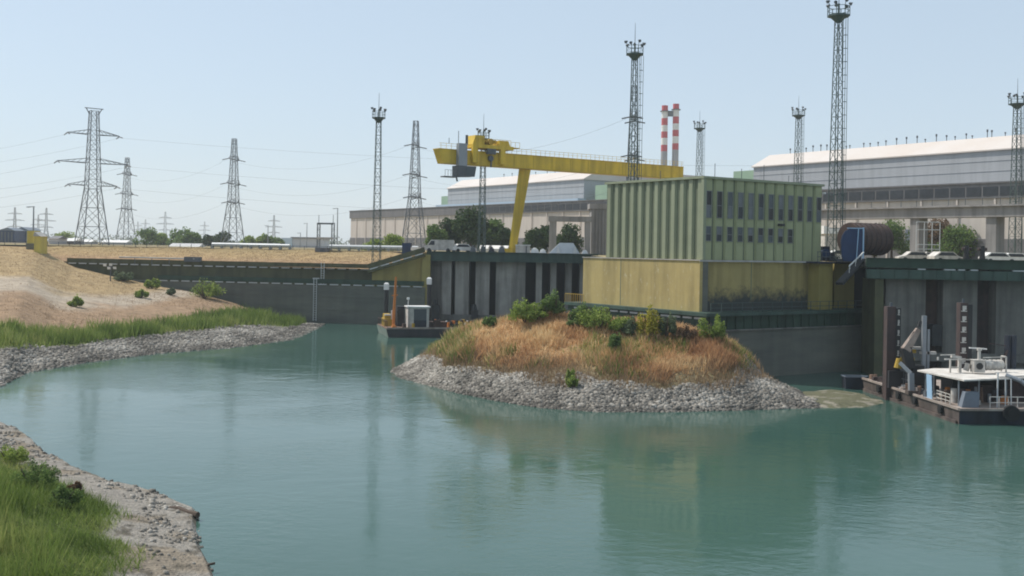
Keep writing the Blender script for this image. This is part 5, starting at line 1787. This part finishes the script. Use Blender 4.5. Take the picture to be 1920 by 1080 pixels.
for k in range(34):
    c_ = (.5 + random.random() * 12.4, .3 + random.random() * (.6 if k < 8 else 6), 1.18)
    if 2.4 < c_[0] < 6 and c_[1] > .55:
        c_ = (c_[0] % 2 + 6.4 + (k % 3) * 2, c_[1], 1.18)
    q = MB(BM); l_, h_ = random.uniform(.3, .9), random.uniform(.25, 1.0)
    if k % 3 == 0:
        q.cyl((c_[0], c_[1], 1.18), (c_[0], c_[1], 1.18 + h_), l_ * .35, n=10)
    else:
        q.taper((c_[0], c_[1], 1.18), (c_[0] + .01, c_[1], 1.18 + h_), l_ * .6, l_, l_ * .5, l_ * .8)
    q.build('deck_gear', M[random.choice(['white_dirty', 'rust', 'orange', 'steel', 'white', 'ochre', 'black'])], ba_)
for sx in (8.6, 9.2):
    q = MB(BM); q.cyl((sx, .4, 1.5), (sx, .9, 1.5), .32, n=12); q.build('tyre', M['tyre'], ba_)
q = MB(BM)
for k in range(8):
    q.bar((.15, .6 + k * 1.3, 1.18), (.15, .6 + k * 1.3, 2.1), .06)
q.bar((.15, .6, 2.1), (.15, 9.7, 2.1), .06)
q.build('railing', M['rust'], ba_)
q = MB(BM); q.cyl((3.0, 2, 3.9), (3.0, 2, 4.9), .04, n=6); q.box(2.85, 3.15, 1.85, 2.15, 4.9, 5.2); q.build('lamp', M['white'], ba_)
for px, yt, d, lab in ((725, 530, 170, 'dark mooring pile with white cap left of the barge cabin'), (805, 520, 170.5, 'dark mooring pile with white cap right of the barge cabin')):
    X = PX(px + 1, d); zt = P(px, yt, d).z
    t = thing('mooring_pile', lab, 'pile', (X, d, 0), 'white capped mooring piles')
    MB().cyl((X, d, -1.5), (X, d, zt - 1.1), .33, n=12).build('pile', M['black'], t)
    q = MB(); q.box(X - .38, X + .38, d - .38, d + .38, zt - 1.1, zt - .2); q.taper((X, d, zt - .2), (X + .001, d, zt), .76, .76, .4, .4); q.build('cap', M['white'], t)

# ------------------------------------------------------------------ dredging pontoon at the right
pp = thing('dredge_pontoon', 'long rusty dredging pontoon with a white canopy at the right edge', 'pontoon', (38, 95, 0))
DZ = 1.15
q = MB()
hp = [(35.0, 85.4), (49, 86.6), (49, 106), (34.0, 105.8)]
n = 4
bt = [(35.1, 85.7), (49, 86.9), (49, 105.8), (34.2, 105.6)]
vs = [(x, y, -.6) for x, y in bt] + [(x, y, DZ) for x, y in hp]
q.add(vs, [(3, 2, 1, 0), (1, 2, 6, 5), (2, 3, 7, 6), (4, 5, 6, 7)], 0)
q.add([vs[3], vs[0], vs[4], vs[7]], [(0, 1, 2, 3)], 0)
q.add([vs[0], vs[1], vs[5], vs[4]], [(0, 1, 2, 3)], 1)
q.build('hull', [M['hull_brown'], M['navy']], pp)
q = MB(); q.prism([(35.05, 85.5), (49, 86.7), (49, 105.8), (34.1, 105.7)], DZ + .003, DZ + .05); q.build('deck', M['deck'], pp)
q = MB(); q.bar((34.98, 85.4, DZ + .05), (33.98, 105.8, DZ + .05), .16, .18); q.bar((34.98, 85.36, DZ + .02), (49, 86.5, DZ + .02), .16, .18); q.build('rub_rail', M['deck'], pp)
q = MB(); q.bar((34.93, 85.8, .12), (33.98, 105.5, .12), .1, .3); q.build('waterline_strip', M['hull_brown'], pp)
for k in range(2):
    x_ = 39.0 + k * 3.4
    q = MB(); q.cyl((x_, 85.2, .95), (x_ + .12, 85.7, .95), .62, n=16); q.cyl((x_, 85.15, .95), (x_ + .01, 85.22, .95), .3, n=12); q.build('tyre_fender', M['tyre'], pp)
# canopy
rr_ = random.Random(5)
cn = MB(); cn.prism([(34.5, 93.0), (35.65, 86.2), (46, 90.6), (46.5, 95.6), (36.6, 94.8)], 3.28, 3.40)
cn.prism([(39.2, 88.0), (46, 90.9), (46.3, 93), (40.2, 91)], 3.42, 3.52)
cn = cn.build('canopy', M['canopy'], pp)
for (x, y) in ((35.0, 92.4), (35.7, 87.3), (37.6, 88.0), (40.2, 88.9), (43.0, 90.1), (36.4, 94.2), (40, 94.4), (44, 94.8)):
    MB().bar((x, y, DZ), (x, y, 3.28), .09).build('canopy_post', M['galv'], pp)
q = MB(); q.box(36.9, 44, 91.6, 94.0, DZ, 3.1); q.build('engine_room', M['hull_dark'], pp)
q = MB(); q.box(38.2, 39.6, 89.8, 91.4, DZ, 2.6); q.box(41.0, 42.6, 90.4, 91.5, DZ, 2.9); q.cyl((40.0, 89.6, 1.9), (41, 89.8, 1.9), .4, n=12); q.build('engine', M['rust_dark'], pp)
q = MB(); q.bar((34.95, 90.6, 1.2), (34.9, 92.3, 1.2), .06, .1)
q.add([(34.78, 90.4, 1.25), (34.78, 91.5, 1.25), (34.7, 91.5, 3.25), (34.7, 90.4, 3.25), (34.83, 90.4, 1.25), (34.83, 91.5, 1.25), (34.75, 91.5, 3.25), (34.75, 90.4, 3.25)],
      [(3, 2, 1, 0), (4, 5, 6, 7), (0, 1, 5, 4), (1, 2, 6, 5), (2, 3, 7, 6), (3, 0, 4, 7)])
q.build('side_screen', M['light_blue'], pp)
q = MB(); q.extrude([(35.55, 86.3, DZ + .06), (37.0, 86.5, DZ + .06), (37.0, 86.5, DZ + 1.25), (35.85, 86.35, DZ + 1.25)], (.1, .9, 0)); q.build('locker', M['grey_blue'], pp)
q = MB()
for k in range(9):
    x = 37.7 + k * .75; y = 86.15 + k * .06
    q.bar((x, y, DZ), (x, y, DZ + .95), .06)
for zz in (.5, .95):
    q.bar((37.7, 86.15, DZ + zz), (44, 86.65, DZ + zz), .06)
q.build('bow_railing', M['white_dirty'], pp)
q = MB()
for k in range(4):
    y = 87.6 + k * .9
    q.bar((35.15, y, DZ), (35.15, y, DZ + .9), .06)
for zz in (.35, .65, .9):
    q.bar((35.15, 87.6, DZ + zz), (35.1, 90.3, DZ + zz), .05)
q.build('side_railing', M['white_dirty'], pp)
# machinery on the canopy
q = MB()
q.box(38.3, 39.2, 90.6, 91.4, 3.53, 4.5); q.cyl((38.75, 90.55, 4.05), (38.75, 90.62, 4.05), .28, n=16, m=1); q.box(38.25, 39.25, 90.55, 91.45, 4.5, 4.56); q.bar((38.1, 90.5, 3.5), (38.1, 90.5, 4.4), .06)
q.cyl((39.3, 91.2, 4.1), (41.0, 91.6, 4.1), .42, n=14); q.bar((41.2, 91.2, 3.5), (41.2, 91.2, 4.8), .1); q.bar((41.2, 92.1, 3.5), (41.2, 92.1, 4.8), .1); q.bar((41.2, 91.2, 4.8), (41.2, 92.1, 4.8), .1); q.bar((39.3, 91.2, 4.7), (41.2, 91.2, 4.8), .08)
for k in range(4):
    q.cyl((39.5 + k * .4, 91.25 + k * .09, 4.1), (39.58 + k * .4, 91.27 + k * .09, 4.1), .46, n=14)
q.cyl((38.9, 91.1, 4.5), (38.9, 91.1, 5.3), .13, n=10); q.cyl((38.9, 91.1, 5.3), (38.9, 91.1, 5.5), .2, n=10)
q.build('ventilator', [M['white_dirty'], M['black']], pp)
q = MB()
q.bar((36.0, 91, 4.55), (38.4, 91.4, 4.5), .1); q.bar((36.6, 91.3, 3.4), (36.6, 91.3, 4.5), .12); q.bar((37.5, 91.6, 3.4), (37.5, 91.6, 4.75), .24)
q.bar((36.7, 91.4, 4.75), (37.6, 91.6, 4.65), .2); q.bar((35.6, 90.8, 4.9), (37.0, 91.4, 4.9), .08); q.bar((36.4, 91, 3.9), (37.4, 91.4, 3.85), .08); q.cyl((37.9, 91.3, 3.6), (38.1, 91.3, 4.2), .25, n=8)
q.bar((35.3, 90.6, 4.5), (35.3, 90.6, 4.75), .12)
q.build('roof_rack', M['white_dirty'], pp)
# discharge pipe curving down and bracing rods at the right edge
q = MB(); pts = [Vector((39.9, 88.4, 3.6)), Vector((40.9, 87.9, 3.2)), Vector((41.6, 87.6, 2.6)), Vector((42.1, 87.4, 1.8)), Vector((42.3, 87.3, DZ))]
q.tube(pts, .18, 8); q.build('discharge_pipe', M['galv'], pp)
q = MB(); q.cyl((38.6, 86.9, DZ), (38.75, 87.2, 3.9), .07, n=6); q.cyl((39.3, 87.0, DZ), (39.4, 87.3, 3.4), .05, n=6); q.cyl((39.8, 87.1, DZ), (39.9, 87.4, 3.4), .05, n=6); q.build('stanchion', M['pale_metal'], pp)
q = MB(); q.cyl((41.6, 84.6, -.3), (40.9, 86.4, 2.2), .06, n=6); q.build('mooring_rod', M['galv'], pp)
for x_ in (43.2, 43.75):
    q = MB(); q.cyl((x_, 95.5, DZ), (x_ + .05, 95.6, 6.3), .25, n=10); q.build('blue_pipe', M['navy'], pp)
q = MB(); q.bar((42.2, 95, 3.4), (43.2, 95.4, 5.0), .15); q.bar((41.5, 95.2, 5.6), (43, 95.3, 5.4), .08); q.build('brace', M['rust_dark'], pp)
q = MB(); q.bar((39.7, 95, 5.2), (41.3, 95.2, 5.1), .12); q.build('roof_beam', M['white'], pp)
for k in range(26):
    x = rr_.uniform(35.6, 40.5); y = rr_.uniform(88.2, 91.4) if x < 38 else rr_.uniform(88.9, 90.4)
    s_ = rr_.uniform(.2, .55); hh_ = rr_.uniform(.3, 1.3)
    q = MB(Matrix.Translation((x, y, DZ + .05)) @ Matrix.Rotation(rr_.uniform(0, 3), 4, 'Z'))
    if k % 2:
        q.cyl((0, 0, 0), (0, 0, hh_), s_ * .5, n=10)
    else:
        q.taper((0, 0, 0), (.01, 0, hh_), s_, s_ * 1.2, s_ * .8, s_)
    q.build('deck_gear', M[rr_.choice(['rust', 'rust_dark', 'steel', 'galv', 'deck_brown', 'orange', 'white_dirty'])], pp)
for y in (88.5, 93.5, 97.0, 101.5):
    x = 35.0 - (y - 85.4) * .05
    q = MB(); q.cyl((x - .22, y, .75), (x + .0, y, .75), .36, n=14); q.cyl((x - .23, y, .75), (x - .2, y, .75), .16, n=10); q.bar((x - .1, y, 1.1), (x + .1, y, 1.3), .04); q.build('tyre_fender', M['tyre'], pp)
# spuds
def spud(x, y, zt, w, m_l, m_r, label, marks, side):
    t = thing('spud_pole', label, 'pile', (x, y, 0), 'spud poles of the pontoon')
    MB().box(x - w * .5, x + w * .15, y - w * .4, y + w * .4, -2, zt).build('column', m_l, t)
    MB().box(x + w * .151, x + w * .5, y - w * .45, y + w * .35, -2, zt - .12).build('flange', m_r, t)
    MB().cyl((x - w * .1, y, zt), (x - w * .1, y, zt + .35), w * .12, n=8).build('lifting_eye', M['steel'], t)
    for k in range(marks):
        z = zt - .75 - k * .92
        q = MB(); xx = x + (w * .33 if side else -w * .18); ww = w * (.16 if side else .42)
        f = -w * .47 if side else -w * .415
        q.box(xx - ww * .62, xx + ww * .5, y + f - .07, y + f + .01, z, z + .07)
        q.box(xx - ww * .36, xx + ww * .42, y + f - .03, y + f + .01, z + .16, z + .50)
        q.box(xx - ww * .3, xx + ww * .1, y + f - .035, y + f + .01, z + .07, z + .16)
        q.build('step_plate', M['white_dirty'], t)


spud(34.55, 99.5, 8.45, 1.2, M['rust_dark'], M['black'], 'rust brown spud pole at the far side of the pontoon deck', 5, True)
spud(40.05, 97.0, 9.0, 1.05, M['rust_dark'], M['black'], 'black spud pole with pale step marks behind the white canopy', 6, False)
q = MB(); q.box(33.95 + .1, 35.6, 98.6, 100.4, DZ, 2.7); q.build('spud_well', M['hull_dark'], pp)
# excavator on deck
ex = thing('excavator', 'dark deck excavator with raised tan boom on the pontoon', 'excavator', (36.2, 97.5, DZ))
q = MB(); q.box(35.4, 37.6, 96.8, 98.6, DZ + .5, 2.4); q.box(35.5, 36.5, 96.7, 97.8, 2.4, 3.4); q.build('body', M['black'], ex)
q = MB(); q.box(35.3, 37.8, 96.6, 97.1, DZ + .05, DZ + .5); q.box(35.3, 37.8, 98.3, 98.8, DZ + .05, DZ + .5); q.build('track', M['black'], ex)
q = MB()
pa, pb, pc_ = P(1706, 690, 97), P(1698, 652, 97), P(1722, 617, 97)
q.taper(pa, pb, .75, .75, .85, .7); q.build('boom', M['black'], ex)
q = MB(); q.taper(pb + Vector((0, 0, -.2)), pc_, .75, .7, .42, .4); q.build('arm', M['deck'], ex)
q = MB(); q.taper(pc_ + Vector((.05, 0, .2)), P(1726, 602, 97), .3, .3, .2, .2); q.bar(P(1703, 640, 96.9), P(1714, 622, 96.9), .1); q.build('bucket_link', M['black'], ex)
q = MB(); pd = P(1733, 592, 98); q.bar((pd.x, pd.y, DZ), pd, .35); q.bar((pd.x + .4, pd.y, DZ), pd + Vector((.4, 0, -1.2)), .2); tag(q.build('steel_post', M['galv'], loc=(pd.x, pd.y, DZ)), 'plain grey steel post standing behind the excavator boom', 'post')
# bracket and clutter on the side deck
q = MB()
k0, k1, k2 = P(1687, 680, 95.5), P(1708, 700, 94.8), P(1709, 728, 94.4)
k2.z = DZ
q.bar(k0, k1, .16, .28); q.bar(k1, k2, .42, .42)
q.build('davit', M['galv'], pp)
q = MB(); q.box(k2.x - .4, k2.x + .5, k2.y - .4, k2.y + .4, DZ, DZ + .35); q.build('davit_foot', M['hull_brown'], pp)
q = MB(); q.cyl(P(1683, 690, 98.2), P(1686, 672, 98.2), .35, .25, 10); q.box(35.1, 36.4, 98.8, 99.6, 3.6, 3.9); q.box(35.1, 36.6, 99, 99.8, 4.3, 4.6); q.build('spud_winch', M['ochre'], pp)
q = MB(); q.box(35.3, 37.2, 99.2, 99.6, 4.62, 4.85); q.box(36.6, 38.0, 97.9, 98.3, 4.3, 4.55); q.build('walk_plate', M['white_dirty'], pp)
for k in range(60):
    y = rr_.uniform(92.6, 105.2); x = 35.0 - (y - 85.4) * .05 + rr_.uniform(.35, 1.7)
    s_ = rr_.uniform(.18, .5); hz = rr_.uniform(.15, .6)
    q = MB(Matrix.Translation((x, y, DZ + .05)) @ Matrix.Rotation(rr_.uniform(0, 3), 4, 'Z'))
    if k % 3 == 0:
        q.cyl((0, 0, 0), (0, 0, hz), s_ * .6, s_ * .5, 9)
    else:
        q.taper((0, 0, 0), (0.01, 0, hz), s_, s_ * 1.3, s_ * .75, s_)
    q.build('deck_gear', M[rr_.choice(['deck', 'white_dirty', 'rust', 'rust_dark', 'galv', 'steel', 'deck_brown'])], pp)
q = MB()
for k in range(6):
    q.bar((35.2, 97.0 + k * .55, DZ), (35.2, 97 + k * .55, DZ + 1.6), .07)
q.bar((35.2, 97, DZ + 1.6), (35.2, 99.8, DZ + 1.6), .07); q.bar((35.2, 97, DZ + .9), (35.2, 99.8, DZ + .9), .07)
q.build('stern_railing', M['steel'], pp)
# blue skiff tied to the stern
sk_ = thing('skiff', 'small blue skiff tied at the stern of the pontoon', 'boat', (33.6, 107, 0))
q = MB()
x0, y0_ = 32.6, 106.6
hullp = [(0, 0), (1.9, .1), (2.4, .7), (1.9, 1.3), (0, 1.4)]
q.add([(x0 + x * .92 + .1, y0_ + y * .8 + .15, -.15) for x, y in hullp] + [(x0 + x, y0_ + y, 1.15 + .1 * (x > 2)) for x, y in hullp],
      [(4, 3, 2, 1, 0)] + [(k, (k + 1) % 5, 5 + (k + 1) % 5, 5 + k) for k in range(5)])
q.build('hull', M['navy'], sk_)
q = MB()
for k in range(5):
    a_ = hullp[k]; b_ = hullp[(k + 1) % 5]
    q.bar((x0 + a_[0], y0_ + a_[1], 1.22), (x0 + b_[0], y0_ + b_[1], 1.22), .1)
q.build('gunwale', M['grey_blue'], sk_)
q = MB(); q.box(x0 + .9, x0 + 1.3, y0_ + .1, y0_ + 1.3, .85, .93); q.build('thwart', M['deck'], sk_)

# ------------------------------------------------------------------ air
hz = MB(); hz.box(-2700, 2700, -120, 2700, -4, 112)
hz = hz.build('haze', bpy.data.materials.new('haze_air'))
kind(hz, 'stuff')
hm = hz.data.materials[0]; hm.use_nodes = True
hn = hm.node_tree
hn.nodes.remove(hn.nodes['Principled BSDF'])
pv = hn.nodes.new('ShaderNodeVolumePrincipled')
pv.inputs['Color'].default_value = (.90, .95, 1.0, 1)
pv.inputs['Density'].default_value = .00020
pv.inputs['Anisotropy'].default_value = .0
hn.links.new(pv.outputs[0], hn.nodes['Material Output'].inputs['Volume'])
